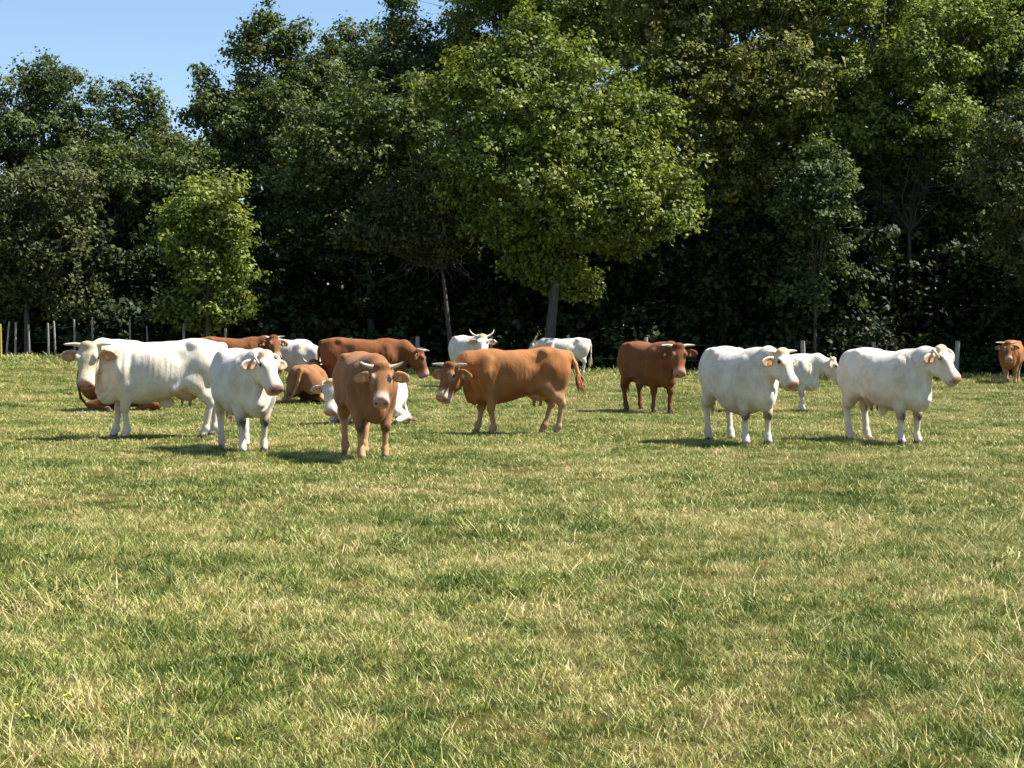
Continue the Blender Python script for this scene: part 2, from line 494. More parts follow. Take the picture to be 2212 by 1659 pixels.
def make_tree(name, label, base, blobs, mat, r, leaf=.15, dens=1.6, per=34, trunk_r=.18, limbs=26, group=None, bare=0, lean=(0, 0), fork=.45, cat='tree'):
    """base: world point; blobs: world ellipsoids"""
    root = bpy.data.objects.new(name, None); link(root)
    root.location = base
    tag(root, label, cat, group)
    b0 = np.array(base)
    lb = [(b[0] - b0[0], b[1] - b0[1], b[2] - b0[2], *b[3:]) for b in blobs]
    V, F, tone, C = leaves_for(lb, r, leaf, dens, per)
    top = max(b[2] + b[5] for b in lb); zlo = min(b[2] - b[5] for b in lb)
    cen = np.mean([b[:3] for b in lb], axis=0)
    # trunk follows a slight wander to the crown's upper middle
    fk = max(zlo + .25 * (top - zlo), fork * top)
    ztop = top * .82
    zz = np.linspace(-.15, ztop, 12)
    t = np.clip(zz / ztop, 0, 1)
    wob = .12 * top / 10
    tx = cen[0] * t ** 1.4 + wob * np.sin(t * 7 + r.uniform(0, 6)) * t + lean[0] * t * (1 - t)
    ty = cen[1] * t ** 1.4 + wob * np.cos(t * 6 + r.uniform(0, 6)) * t
    tr = trunk_r * (1 - .88 * t ** .9) + .35 * trunk_r * np.exp(-np.clip(zz, 0, None) / .35)
    tp = np.stack([tx, ty, zz], -1)
    tv, tf = tube(tp, tr, 9)
    add_mesh('trunk', mesh_np('trunk', tv, tf), M['bark'], root)
    parts = []
    def limb(p1, rr0, s):
        zs = np.clip(p1[2] * r.uniform(.35, .8), min(fk * .75, ztop * .9), ztop * .97)
        k = np.interp(zs, zz, np.arange(12)); i0 = int(k); fr = k - i0
        p0 = tp[i0] * (1 - fr) + tp[min(i0 + 1, 11)] * fr
        mid = (p0 + p1) / 2 + np.array([0, 0, .12 * np.linalg.norm(p1 - p0)]) * r.uniform(-.6, 1.2) + r.normal(size=3) * .12 * np.linalg.norm(p1 - p0) * .6
        q = np.linspace(0, 1, s)[:, None]
        pts = (1 - q) ** 2 * p0 + 2 * q * (1 - q) * mid + q * q * p1
        pts[1:-1] += r.normal(size=(s - 2, 3)) * .05
        return pts, np.linspace(min(rr0, tr[i0] * .7), rr0 * .12 + .006, s)
    for k in r.choice(len(C), min(limbs, len(C)), replace=False):
        pts, rd = limb(C[k], trunk_r * r.uniform(.16, .42), 7)
        parts.append(tube(pts, rd, 5))
        for _ in range(2 + bare):
            i = r.integers(2, 6); e = pts[i] + r.normal(size=3) * np.array([.6, .6, .45]) * r.uniform(.7, 1.6) + np.array([0, 0, .2])
            mm = (pts[i] + e) / 2 + r.normal(size=3) * .12
            parts.append(tube([pts[i], mm, e], [rd[i] * .6, rd[i] * .35 + .004, .005], 4))
    if parts:
        bv, bf = join(parts)
        add_mesh('branches', mesh_np('branches', bv, bf), M['bark'], root)
    add_mesh('crown', mesh_np('crown', V, F, False, {'rnd': tone}), M[mat], root)
    return root

def px_blobs(Y, items, depth=.85):
    """items: (vx, vy, rx_px, rz_px, dY[, density]) measured on the photograph at distance Y"""
    out = []
    for it in items:
        vx, vy, rx, rz, dy = it[:5]
        p = at_depth(vx, vy, Y + dy); s = (Y + dy) / FPX
        out.append((p.x, p.y, p.z, rx * s, max(rx, rz * .7) * s * depth, rz * s) + tuple(it[5:6]))
    return out

def tree_px(name, label, Y, tvx, items, mat, seed, **kw):
    kw.setdefault('leaf', .16); kw['per'] = kw.get('per', 34) * .92; kw['dens'] = kw.get('dens', 1.6) * 1.55
    p = at_depth(tvx, 725, Y)
    base = (p.x, p.y, float(terrain(p.x, p.y)))
    return make_tree(name, label, base, px_blobs(Y, items), mat, np.random.default_rng(seed), **kw)

GW = 'trees along the edge of the wood'
tree_px('oak_tree', 'large bright yellow-green oak with a bare pale trunk, standing forward of the wood', 56, 1180, [
    (1135, 105, 75, 60, .6), (1040, 165, 80, 65, .8), (1210, 160, 85, 70, .4), (965, 215, 60, 50, 1.2), (1110, 215, 95, 70, -.4), (1290, 215, 80, 75, 0), (1000, 300, 85, 65, .2),
    (1190, 285, 105, 75, -1.0), (1375, 290, 75, 65, .3), (1080, 365, 105, 60, -1.2), (1300, 345, 95, 70, -1.0), (1400, 385, 80, 55, -.6), (1190, 415, 110, 60, -1.6),
    (1015, 420, 60, 40, .4, .4), (1330, 445, 100, 50, -1.4), (1440, 470, 65, 38, -.8), (1110, 490, 90, 38, -.4, .55), (1250, 500, 80, 35, -1.5, .8), (1355, 520, 60, 25, -1.0, .7), (1180, 575, 70, 45, .5, .6), (1240, 610, 50, 35, .8, .5), (1130, 540, 60, 40, .4, .5), (1140, 60, 34, 36, .6, .8), (1465, 420, 40, 30, -.4, .8), (1420, 250, 40, 40, .4, .8)],
    'oak', 1, trunk_r=.22, limbs=70, per=33, dens=1.55, bare=1, lean=(.9, 0))
tree_px('oak_tree', 'tall green oak with yellowish leaf tips right of the bright forward oak', 61, 1560, [
    (1560, 60, 170, 140, 0), (1460, 160, 130, 130, -.5), (1640, 190, 140, 120, -.8), (1520, 290, 130, 120, -1.2), (1600, 370, 110, 100, -.5), (1470, -60, 140, 130, 1), (1650, -60, 150, 120, 1)],
    'oak_yellow', 2, trunk_r=.22, limbs=40)
tree_px('oak_tree', 'broad dark-limbed oak with sunlit rounded top behind the small lit sapling', 62, 1900, [
    (1880, 70, 180, 140, 0), (1790, 200, 130, 110, -1), (1960, 200, 140, 110, -1), (1860, 300, 150, 80, 0, .7), (2030, 90, 130, 130, 1), (1830, -80, 170, 110, 1)],
    'oak', 3, trunk_r=.26, limbs=50, bare=2)
tree_px('broadleaf_tree', 'grey-green tree filling the corner beside the broad dark-limbed oak', 66, 2140, [
    (2140, 30, 140, 130, 0), (2210, 150, 130, 130, -1), (2090, 180, 100, 110, 0), (2190, -90, 150, 110, 1)], 'blue_green', 4, limbs=26)
tree_px('broadleaf_tree', 'olive-yellow leaning tree above the far brown cow', 54.5, 2235, [
    (2200, 290, 80, 70, 0), (2170, 390, 70, 90, -.3, .8), (2230, 400, 90, 110, 0), (2200, 520, 80, 70, .3, .6)], 'olive', 5, trunk_r=.13, limbs=30, dens=1.3)
tree_px('broadleaf_tree', 'tall green tree rising straight behind the bright forward oak', 68, 1120, [
    (1075, 60, 100, 110, 0), (1220, 10, 140, 120, 0), (1330, 60, 120, 130, 0), (1150, -110, 150, 110, 0), (1380, -60, 120, 120, 1), (1010, 130, 60, 80, 1)], 'oak', 6, limbs=26)
tree_px('broadleaf_tree', 'slender spire-topped tree reaching out of the picture left of the forward oak', 69, 890, [
    (880, 70, 52, 60, 0), (868, 10, 20, 50, 0), (900, 150, 75, 75, -1), (955, 120, 60, 60, 0), (850, 200, 90, 90, -1), (1060, -20, 70, 90, 1)], 'blue_green', 7, limbs=22)
tree_px('broadleaf_tree', 'thin lacy tree with open crown between the spire and the dark conical oak', 73, 770, [
    (752, 70, 12, 28, 0, .6), (800, 78, 11, 26, 0, .6), (715, 100, 12, 26, 0, .6), (770, 110, 75, 55, 0, .55), (740, 170, 80, 70, 0, .8), (820, 150, 60, 70, 0, .8), (780, 230, 110, 80, 0)], 'blue_green', 8, limbs=26)
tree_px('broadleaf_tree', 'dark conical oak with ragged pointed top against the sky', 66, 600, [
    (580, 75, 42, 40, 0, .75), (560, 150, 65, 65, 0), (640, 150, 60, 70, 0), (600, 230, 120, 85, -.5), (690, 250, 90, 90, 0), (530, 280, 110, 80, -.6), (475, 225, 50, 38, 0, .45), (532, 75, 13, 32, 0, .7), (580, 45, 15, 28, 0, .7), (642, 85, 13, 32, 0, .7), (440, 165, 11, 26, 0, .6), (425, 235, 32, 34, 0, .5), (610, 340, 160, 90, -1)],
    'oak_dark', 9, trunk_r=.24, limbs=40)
tree_px('broadleaf_tree', 'dense mid green tree below the dark conical oak and left of the forward oak', 60.5, 800, [
    (880, 250, 95, 90, 0), (800, 300, 110, 90, 0), (720, 330, 100, 90, 0), (840, 400, 130, 90, .3), (700, 430, 120, 90, .2), (900, 480, 110, 70, .6, .5), (760, 520, 140, 80, .8, .6)],
    'oak_dark', 10, trunk_r=.2, limbs=60, bare=2)
tree_px('small_tree', 'small rounded sunlit pale green tree in front of the dark wood', 56.5, 450, [
    (440, 445, 75, 60, 0), (400, 490, 60, 50, -.2), (480, 490, 60, 55, 0), (450, 540, 85, 50, .2, .7), (455, 590, 60, 40, .3, .5), (470, 650, 70, 50, .6, .5), (410, 660, 60, 50, .6, .5)], 'oak', 11, trunk_r=.1, limbs=24, dens=2.0)
tree_px('broadleaf_tree', 'open-crowned oak with sky showing through at the far left end', 74, 90, [
    (95, 148, 14, 30, 0, .6), (132, 165, 12, 26, 0, .6), (55, 175, 13, 28, 0, .6), (205, 205, 12, 26, 0, .6), (100, 180, 60, 40, 0, .5), (40, 230, 90, 60, 0, .65), (150, 230, 75, 55, 0, .65), (90, 300, 130, 70, 0, .9), (-30, 330, 90, 90, 0), (190, 330, 80, 60, 0)], 'blue_green', 12, limbs=36)
tree_px('broadleaf_tree', 'light thin-topped tree with upright sprigs beside the open-crowned oak', 71, 300, [
    (310, 230, 22, 35, 0, .6), (270, 260, 40, 40, 0, .5), (345, 290, 36, 36, 0, .5), (300, 330, 100, 55, 0, .8), (385, 345, 60, 50, 0, .8), (262, 205, 12, 26, 0, .6), (338, 235, 12, 30, 0, .6), (312, 195, 11, 26, 0, .6), (320, 400, 140, 80, -.5)], 'blue_green', 13, limbs=26)
tree_px('broadleaf_tree', 'brownish twiggy tree at the left end above the thin fence stakes', 58, 60, [
    (40, 450, 110, 70, 0, .8), (120, 420, 100, 70, .5), (20, 540, 100, 60, 0, .6), (110, 530, 90, 70, 0, .6), (-60, 480, 80, 90, 0), (60, 610, 110, 60, .6, .6), (-20, 650, 90, 60, .6, .6), (150, 640, 80, 60, .6, .6)], 'olive', 14, trunk_r=.13, limbs=50, bare=3, dens=1.3)
tree_px('broadleaf_tree', 'dense dark green tree between the twiggy tree and the small pale tree', 63, 240, [
    (180, 390, 110, 80, 0), (280, 430, 110, 90, -.5), (370, 380, 100, 80, 0), (230, 530, 130, 90, .5), (340, 540, 110, 90, .8)], 'oak_dark', 15, limbs=36)
tree_px('sapling_tree', 'young sunlit oak sapling glowing among dark trunks right of the forward oak', 58, 1760, [
    (1755, 360, 62, 50, 0), (1790, 400, 45, 45, 0), (1730, 420, 50, 45, 0), (1765, 465, 65, 40, 0, .7), (1760, 540, 60, 50, .5, .5), (1790, 620, 70, 60, .8, .5), (1720, 630, 60, 60, .8, .5)], 'blue_green', 16, trunk_r=.08, limbs=22, dens=2.2)
tree_px('bare_tree', 'nearly leafless grey tree with forked bare limbs right of the sapling', 61.5, 1965, [
    (2000, 260, 70, 60, 0, .1), (1950, 330, 60, 70, 0, .12), (2030, 340, 60, 80, 0, .12), (1900, 400, 60, 60, 0, .12)], 'oak_dark', 17, trunk_r=.17, limbs=34, bare=4)
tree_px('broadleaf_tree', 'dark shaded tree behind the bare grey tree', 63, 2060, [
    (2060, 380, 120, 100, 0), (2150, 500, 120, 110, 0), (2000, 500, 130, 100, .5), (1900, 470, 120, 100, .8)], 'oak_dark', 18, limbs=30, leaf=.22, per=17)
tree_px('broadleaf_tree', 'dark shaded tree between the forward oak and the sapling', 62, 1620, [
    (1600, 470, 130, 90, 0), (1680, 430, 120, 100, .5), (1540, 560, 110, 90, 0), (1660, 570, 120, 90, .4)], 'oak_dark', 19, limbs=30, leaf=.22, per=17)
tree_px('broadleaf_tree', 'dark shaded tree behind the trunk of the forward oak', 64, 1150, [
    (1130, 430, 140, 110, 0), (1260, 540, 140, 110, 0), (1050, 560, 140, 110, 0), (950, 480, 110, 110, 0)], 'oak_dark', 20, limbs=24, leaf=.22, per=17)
tree_px('dead_tree', 'leafless pale twiggy dead tree left of the forward oak', 57.6, 978, [
    (880, 430, 90, 60, 0, .06), (960, 400, 70, 60, 0, .05), (820, 500, 90, 45, 0, .05), (930, 520, 90, 45, 0, .05), (1020, 470, 60, 60, 0, .05)], 'olive', 21, trunk_r=.12, limbs=70, bare=3)
# rows behind that close the wood, and the wood going on past both ends of the picture
k = 0
for x, y, h, w in [(-34, 84, 9, 5), (-27, 82, 9.5, 5), (-20.5, 83, 9, 5), (-14, 82, 11, 5), (-8, 80, 13, 5), (-2, 79, 16, 5), (4, 80, 20, 5.5), (10, 79, 21, 5.5), (16, 80, 21, 5.5), (22, 79, 20, 5.5), (28, 80, 20, 5.5)]:
    r = np.random.default_rng(300 + k); k += 1
    z0 = float(terrain(x, y))
    bl = [(x + r.normal() * .6, y, z0 + h * f, w * q, 2.6, h * .2) for f, q in ((.25, .8), (.5, .85), (.78, .65))]
    bl += [(x - w * .5, y + .5, z0 + h * .42, w * .5, 2.2, h * .2), (x + w * .5, y - .5, z0 + h * .6, w * .5, 2.2, h * .18)]
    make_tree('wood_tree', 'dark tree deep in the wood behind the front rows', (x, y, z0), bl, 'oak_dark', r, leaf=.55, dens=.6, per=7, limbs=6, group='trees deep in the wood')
k = 0
for x, y, h, w, mt in [(23.5, 57.5, 14, 4.5, 'oak'), (29, 55, 15, 5, 'oak_yellow'), (35.5, 53, 15, 5, 'oak'), (-25, 62, 9, 4.2, 'olive'), (-31, 63, 10, 4.5, 'oak')]:
    r = np.random.default_rng(400 + k); k += 1
    z0 = float(terrain(x, y))
    bl = [(x, y, z0 + h * .8, w * .6, w * .6, h * .2), (x - .6, y - .5, z0 + h * .55, w * .9, w * .9, h * .2), (x + .5, y, z0 + h * .33, w * .8, w * .7, h * .2)]
    make_tree('edge_tree', 'green oak continuing the wood edge beyond the end of the fence', (x, y, z0), bl, mt, r, leaf=.4, dens=.9, per=9, limbs=8, group='oaks past the ends of the fence')

# brambles, ivy and low shrubs under the trees: nobody could count them
r = np.random.default_rng(77)
bl = []
for i in range(230):
    x = r.uniform(-26, 26); y = r.uniform(57.8, 63.5) + .02 * abs(x)
    h = r.uniform(.55, 1.3) * (1.0 + 1.0 * max(0, y - 57.8))
    z = float(terrain(x, y))
    bl.append((x, y, z + h * .45, r.uniform(.7, 1.5), r.uniform(.6, 1.1), h * .62, .8))
for i in range(95):
    x = r.uniform(-23, 23); y = r.uniform(58.8, 61.5); z = float(terrain(x, y))
    bl.append((x, y, z + r.uniform(1.8, 5.6) * (1 if x > -6 else .85), r.uniform(.7, 1.5), r.uniform(.5, .9), r.uniform(.6, 1.1), .8))
V, F, tone, C = leaves_for(bl, r, .24, .8, 12, 1.5)
bl = []
for i in range(230):
    x = r.uniform(-34, 34); y = r.uniform(64.5, 71); z = float(terrain(x, y))
    bl.append((x, y, z + r.uniform(.4, 8.5) * (1 if x > -8 else .65), r.uniform(1.2, 2.4), .9, r.uniform(1.0, 2.0)))
for i in range(150):
    x = r.uniform(-46, 46); y = r.uniform(72, 78); z = float(terrain(x, y))
    bl.append((x, y, z + r.uniform(.2, 8.0) * (1 if x > -10 else .62), r.uniform(1.8, 3.0), 1.0, r.uniform(1.3, 2.2)))
V2, F2, tone2, C2 = leaves_for(bl, r, .62, .5, 7, 1.9)
F2 = F2 + len(V); V = np.concatenate([V, V2]); F = np.concatenate([F, F2]); tone = np.concatenate([tone, tone2])
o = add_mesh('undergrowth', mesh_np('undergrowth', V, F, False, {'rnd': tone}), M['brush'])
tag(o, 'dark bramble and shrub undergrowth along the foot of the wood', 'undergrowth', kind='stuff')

# ------------------------------------------------------------------ fence
def post_mesh(h, w, seed, split=True):
    r = np.random.default_rng(seed)
    sides = 7
    th = np.linspace(0, 2 * np.pi, sides, endpoint=False) + r.uniform(0, 1)
    rad = w * .5 * r.uniform(.8, 1.15, sides)
    V, zs = [], [-.3, .05, h * .45, h * .8, h]
    off = r.normal(size=2) * .015
    for i, z in enumerate(zs):
        sc = (1.08, 1.03, 1.0, .97, .9)[i]
        tilt = r.normal(size=sides) * .012 if i == 4 else 0
        V.append(np.stack([np.cos(th) * rad * sc + off[0] * i, np.sin(th) * rad * sc + off[1] * i, z + np.zeros(sides) + tilt], -1))
    V = np.concatenate(V)
    F = [(i * sides + k, i * sides + (k + 1) % sides, (i + 1) * sides + (k + 1) % sides, (i + 1) * sides + k) for i in range(4) for k in range(sides)]
    bm = bmesh.new()
    vs_ = [bm.verts.new(v) for v in V]
    for f in F: bm.faces.new([vs_[i] for i in f])
    bm.faces.new([vs_[4 * sides + k] for k in range(sides)])
    me = bpy.data.meshes.new('post'); bm.to_mesh(me); bm.free()
    return me

def make_fence(name, label, posts, wires):
    """posts: (vx, top vy, Y, width, lean, material)"""
    P = []
    for vx, tvy, Y, w, ln, mt in posts:
        p = at_depth(vx, tvy, Y); z = float(terrain(p.x, p.y))
        P.append((p.x, p.y, z, max(.8, p.z - z), w, ln, mt))
    root = bpy.data.objects.new(name, None); link(root)
    root.location = (P[0][0], P[0][1], P[0][2]); b = root.location.copy()
    tag(root, label, 'fence')
    for i, (x, y, z, h, w, ln, mt) in enumerate(P):
        o = add_mesh('post', post_mesh(h, w, 500 + i + len(posts)), M[mt], root)
        o.location = (x - b.x, y - b.y, z - b.z); o.rotation_euler = (0, R(ln), i * .7)
        if mt == 'yellow_paint': o['label'] = 'yellow painted post at the fence end'
    for hgt in wires:
        pts, F = [], []
        parts = []
        for a, c in zip(P[:-1], P[1:]):
            q = np.linspace(0, 1, 5)
            l = np.stack([a[0] + (c[0] - a[0]) * q - b.x, a[1] - .05 + (c[1] - a[1]) * q - b.y, a[2] + hgt * a[3] + (c[2] + hgt * c[3] - a[2] - hgt * a[3]) * q - .04 * np.sin(q * np.pi) - b.z], -1)
            pts.append(l if not len(pts) else l[1:])
        pts = np.concatenate(pts)
        v, f = tube(pts, np.full(len(pts), .0017), 4)
        add_mesh('wire', mesh_np('wire', v, f), M['wire'], root)
    return root
make_fence('stake_fence', 'wire fence on thin leaning grey stakes at the foot of the wood', [
    (2, 700, 56.0, .08, 0, 'yellow_paint'), (12, 695, 57, .07, 3, 'post'), (32, 695.6, 57, .075, 2, 'post'), (64, 701.6, 57, .07, 0, 'post'), (105, 698.7, 55.5, .07, 0, 'post'),
    (120, 693.5, 55.5, .065, 1, 'post'), (162, 690.5, 56.5, .07, -2, 'post'), (199, 686, 57, .075, -1, 'post'), (281, 690, 57, .07, -1, 'post'), (320, 704, 57, .055, 2, 'post')], (.5, .85))
make_fence('post_fence', 'wire fence on stout pale square-topped posts behind the herd', [
    (395, 698, 56.8, .12, 0, 'post'), (488, 709, 56.6, .11, 0, 'post'), (759, 729, 56.2, .13, 0, 'post'), (903, 727, 56, .15, 2, 'post'), (1060, 726, 55.8, .12, 0, 'post'), (1230, 724, 55.5, .12, 0, 'post'),
    (1395, 728.5, 55, .17, 0, 'post'), (1736, 736, 54.2, .16, 0, 'post'), (1894, 738.5, 54, .15, 0, 'post'), (2065.5, 737, 53.8, .17, 1, 'post'), (2260, 738, 53.5, .16, 0, 'post')], (.45, .85))

# ------------------------------------------------------------------ cows: signed-distance bodies, one continuous skin each
class Prim:
    __slots__ = ('fn', 'lo', 'hi', 'k', 'tag', 'sub')
    def __init__(s, fn, lo, hi, k, tag, sub=False): s.fn, s.lo, s.hi, s.k, s.tag, s.sub = fn, np.asarray(lo, float), np.asarray(hi, float), k, tag, sub

def cone(a, b, ra, rb, tag, k=.05, sub=False):
    a = np.asarray(a, float); b = np.asarray(b, float); ab = b - a; L2 = ab @ ab + 1e-9
    def fn(x, y, z):
        t = np.clip(((x - a[0]) * ab[0] + (y - a[1]) * ab[1] + (z - a[2]) * ab[2]) / L2, 0, 1)
        return np.sqrt((x - a[0] - t * ab[0]) ** 2 + (y - a[1] - t * ab[1]) ** 2 + (z - a[2] - t * ab[2]) ** 2) - (ra + t * (rb - ra))
    m = max(ra, rb)
    return Prim(fn, np.minimum(a, b) - m, np.maximum(a, b) + m, k, tag, sub)

def ell(c, r, tag, k=.06, axes=None, sub=False):
    c = np.asarray(c, float); r = np.asarray(r, float); A = np.eye(3) if axes is None else np.asarray(axes, float)
    def fn(x, y, z):
        dx, dy, dz = x - c[0], y - c[1], z - c[2]
        q = [(dx * A[i, 0] + dy * A[i, 1] + dz * A[i, 2]) for i in range(3)]
        k0 = np.sqrt(sum((q[i] / r[i]) ** 2 for i in range(3)))
        k1 = np.sqrt(sum((q[i] / r[i] ** 2) ** 2 for i in range(3))) + 1e-6
        return k0 * (k0 - 1) / k1
    m = r.max()
    return Prim(fn, c - m, c + m, k, tag, sub)

def hermite(xs, ys):
    xs = np.asarray(xs, float); ys = np.asarray(ys, float); m = np.gradient(ys, xs)
    def f(x):
        i = np.clip(np.searchsorted(xs, x) - 1, 0, len(xs) - 2)
        h = xs[i + 1] - xs[i]; t = np.clip((x - xs[i]) / h, 0, 1)
        return (2 * t ** 3 - 3 * t * t + 1) * ys[i] + (t ** 3 - 2 * t * t + t) * h * m[i] + (-2 * t ** 3 + 3 * t * t) * ys[i + 1] + (t ** 3 - t * t) * h * m[i + 1]
    return f

def loft(origin, f, u, s, st, tag, k=.06, p=2.3):
    """st rows: t, top, bottom, half-width in the frame (f, u, s)"""
    o = np.asarray(origin, float); f, u, s = (np.asarray(v, float) for v in (f, u, s))
    st = np.asarray(st, float)
    ft, fb, fw = hermite(st[:, 0], st[:, 1]), hermite(st[:, 0], st[:, 2]), hermite(st[:, 0], st[:, 3])
    t0, t1 = st[0, 0], st[-1, 0]
    def fn(x, y, z):
        dx, dy, dz = x - o[0], y - o[1], z - o[2]
        t = dx * f[0] + dy * f[1] + dz * f[2]; a = dx * u[0] + dy * u[1] + dz * u[2]; b = dx * s[0] + dy * s[1] + dz * s[2]
        tc = np.clip(t, t0, t1)
        tp, bt, w = ft(tc), fb(tc), np.maximum(fw(tc), .01)
        h = np.maximum((tp - bt) / 2, .01); c = (tp + bt) / 2
        q = (np.abs(b / w) ** p + np.abs((a - c) / h) ** p) ** (1 / p)
        d = (q - 1) * np.minimum(w, h)
        e = np.maximum(np.abs(t - tc), 0)
        return np.where(e > 0, np.sqrt(np.maximum(d, 0) ** 2 + e ** 2), d)
    ext = max(np.abs(st[:, 1:]).max(), .05)
    pts = np.array([o + f * t + u * a + s * b for t in (t0, t1) for a in (st[:, 1].max(), st[:, 2].min()) for b in (-st[:, 3].max(), st[:, 3].max())])
    return Prim(fn, pts.min(0), pts.max(0), k, tag)

def polygonise(prims, h, warp=None):
    lo = np.min([p.lo for p in prims if not p.sub], 0) - 3 * h; hi = np.max([p.hi for p in prims if not p.sub], 0) + 3 * h
    n = np.ceil((hi - lo) / h).astype(int) + 1
    ax = [(lo[i] + h * np.arange(n[i])).astype(np.float32) for i in range(3)]
    F = np.full(n, .5, np.float32)
    for p in prims:
        mg = p.k + 2.5 * h
        a = np.clip(np.floor((p.lo - mg - lo) / h).astype(int), 0, n); b = np.clip(np.ceil((p.hi + mg - lo) / h).astype(int) + 1, 0, n)
        sl = tuple(slice(a[i], b[i]) for i in range(3))
        d = p.fn(ax[0][sl[0]][:, None, None], ax[1][sl[1]][None, :, None], ax[2][sl[2]][None, None, :]).astype(np.float32)
        A = F[sl]
        if p.sub:
            d = -d; hh = np.maximum(p.k - np.abs(A - d), 0) / p.k
            F[sl] = np.maximum(A, d) + hh * hh * p.k * .25
        else:
            hh = np.maximum(p.k - np.abs(A - d), 0) / p.k
            F[sl] = np.minimum(A, d) - hh * hh * p.k * .25
    if warp is not None:
        F += warp(ax[0][:, None, None], ax[1][None, :, None], ax[2][None, None, :]).astype(np.float32)
    ins = F < 0
    c = np.zeros(n - 1, np.int8)
    for dx in (0, 1):
        for dy in (0, 1):
            for dz in (0, 1):
                c += ins[dx:n[0] - 1 + dx, dy:n[1] - 1 + dy, dz:n[2] - 1 + dz]
    act = np.argwhere((c > 0) & (c < 8))
    ids = np.full(n - 1, -1, np.int32); ids[act[:, 0], act[:, 1], act[:, 2]] = np.arange(len(act))
    cor = [(dx, dy, dz) for dx in (0, 1) for dy in (0, 1) for dz in (0, 1)]
    val = np.stack([F[act[:, 0] + o[0], act[:, 1] + o[1], act[:, 2] + o[2]] for o in cor], 1)
    S = np.zeros((len(act), 3)); N = np.zeros(len(act))
    for i in range(8):
        for j in range(i + 1, 8):
            o1, o2 = np.array(cor[i]), np.array(cor[j])
            if np.abs(o1 - o2).sum() != 1: continue
            v1, v2 = val[:, i], val[:, j]
            x = (v1 < 0) != (v2 < 0)
            t = np.where(x, v1 / np.where(x, v1 - v2, 1), 0)
            S += np.where(x[:, None], o1 + (o2 - o1) * t[:, None], 0); N += x
    V = lo + h * (act + S / N[:, None])
    Q = []
    for axis in range(3):
        sl1 = [slice(None)] * 3; sl2 = [slice(None)] * 3
        sl1[axis] = slice(0, n[axis] - 1); sl2[axis] = slice(1, n[axis])
        a, b = ins[tuple(sl1)], ins[tuple(sl2)]
        e = np.argwhere(a != b)
        o1, o2 = [i for i in range(3) if i != axis]
        e = e[(e[:, o1] > 0) & (e[:, o2] > 0) & (e[:, o1] < n[o1] - 1) & (e[:, o2] < n[o2] - 1)]
        flip = a[e[:, 0], e[:, 1], e[:, 2]]
        def cid(d1, d2):
            q = e.copy(); q[:, o1] += d1; q[:, o2] += d2
            return ids[q[:, 0], q[:, 1], q[:, 2]]
        q = np.stack([cid(-1, -1), cid(0, -1), cid(0, 0), cid(-1, 0)], 1)
        if axis == 1: q = q[:, ::-1]
        q = np.where(flip[:, None], q, q[:, ::-1])
        Q.append(q)
    return V, np.concatenate(Q)

COATS = {
    'white':  dict(base=(.63, .585, .515), head=(.63, .57, .48), poll=(.60, .43, .27), ring=(.66, .56, .47), nose=(.46, .27, .22), leg=(.64, .575, .49), ear=(.68, .56, .44), earin=(.42, .26, .18), belly=(.62, .54, .44), tail=(.68, .60, .50), tuft=(.55, .42, .28)),
    'cream':  dict(base=(.65, .595, .505), head=(.56, .46, .33), poll=(.50, .38, .24), ring=(.62, .50, .40), nose=(.44, .25, .2), leg=(.64, .565, .47), ear=(.58, .42, .30), earin=(.34, .19, .12), belly=(.60, .51, .40), tail=(.66, .58, .46), tuft=(.55, .42, .28)),
    'tan':    dict(base=(.30, .125, .042), head=(.24, .095, .034), poll=(.15, .055, .02), ring=(.74, .62, .50), nose=(.42, .22, .18), leg=(.40, .24, .135), ear=(.40, .2, .08), earin=(.2, .1, .05), belly=(.46, .27, .13), tail=(.46, .25, .1), tuft=(.34, .15, .05)),
    'fawn':   dict(base=(.25, .115, .048), head=(.25, .115, .046), poll=(.20, .085, .032), ring=(.72, .60, .48), nose=(.45, .24, .2), leg=(.44, .25, .12), ear=(.36, .18, .075), earin=(.5, .3, .16), belly=(.44, .28, .15), tail=(.4, .2, .08), tuft=(.3, .13, .05)),
    'red':    dict(base=(.18, .066, .022), head=(.185, .068, .023), poll=(.13, .045, .018), ring=(.52, .36, .26), nose=(.38, .2, .16), leg=(.16, .062, .026), ear=(.17, .066, .03), earin=(.15, .07, .04), belly=(.2, .09, .042), tail=(.18, .07, .03), tuft=(.15, .06, .03)),
}
HORNS = {   # points (t along face, up, side) in metres
    'level': [(-.02, .02, .09), (-.035, .03, .17), (-.03, .045, .25), (-.015, .07, .31)],
    'long':  [(-.02, .02, .09), (-.04, .035, .18), (-.055, .07, .27), (-.07, .12, .33)],
    'up':    [(-.02, .02, .09), (-.06, .03, .18), (-.12, .06, .26), (-.21, .09, .30)],
    'down':  [(-.01, .02, .10), (.0, .04, .155), (.06, .06, .185), (.15, .05, .16)],
    'stub':  [(-.02, .03, .08), (-.05, .05, .11), (-.09, .06, .125)],
    'fore':  [(-.02, .02, .09), (-.03, .04, .16), (.0, .09, .21), (.05, .16, .22)],
}
HEAD = [(-.06, .02, -.08, .03), (-.045, .055, -.12, .08), (0, .09, -.175, .118), (.06, .10, -.22, .136), (.13, .096, -.248, .14), (.20, .082, -.25, .126), (.27, .063, -.228, .108),
        (.34, .05, -.205, .098), (.41, .048, -.196, .101), (.465, .042, -.19, .104), (.50, .022, -.175, .096), (.522, -.015, -.135, .065)]

def unit(v): v = np.asarray(v, float); return v / np.linalg.norm(v)

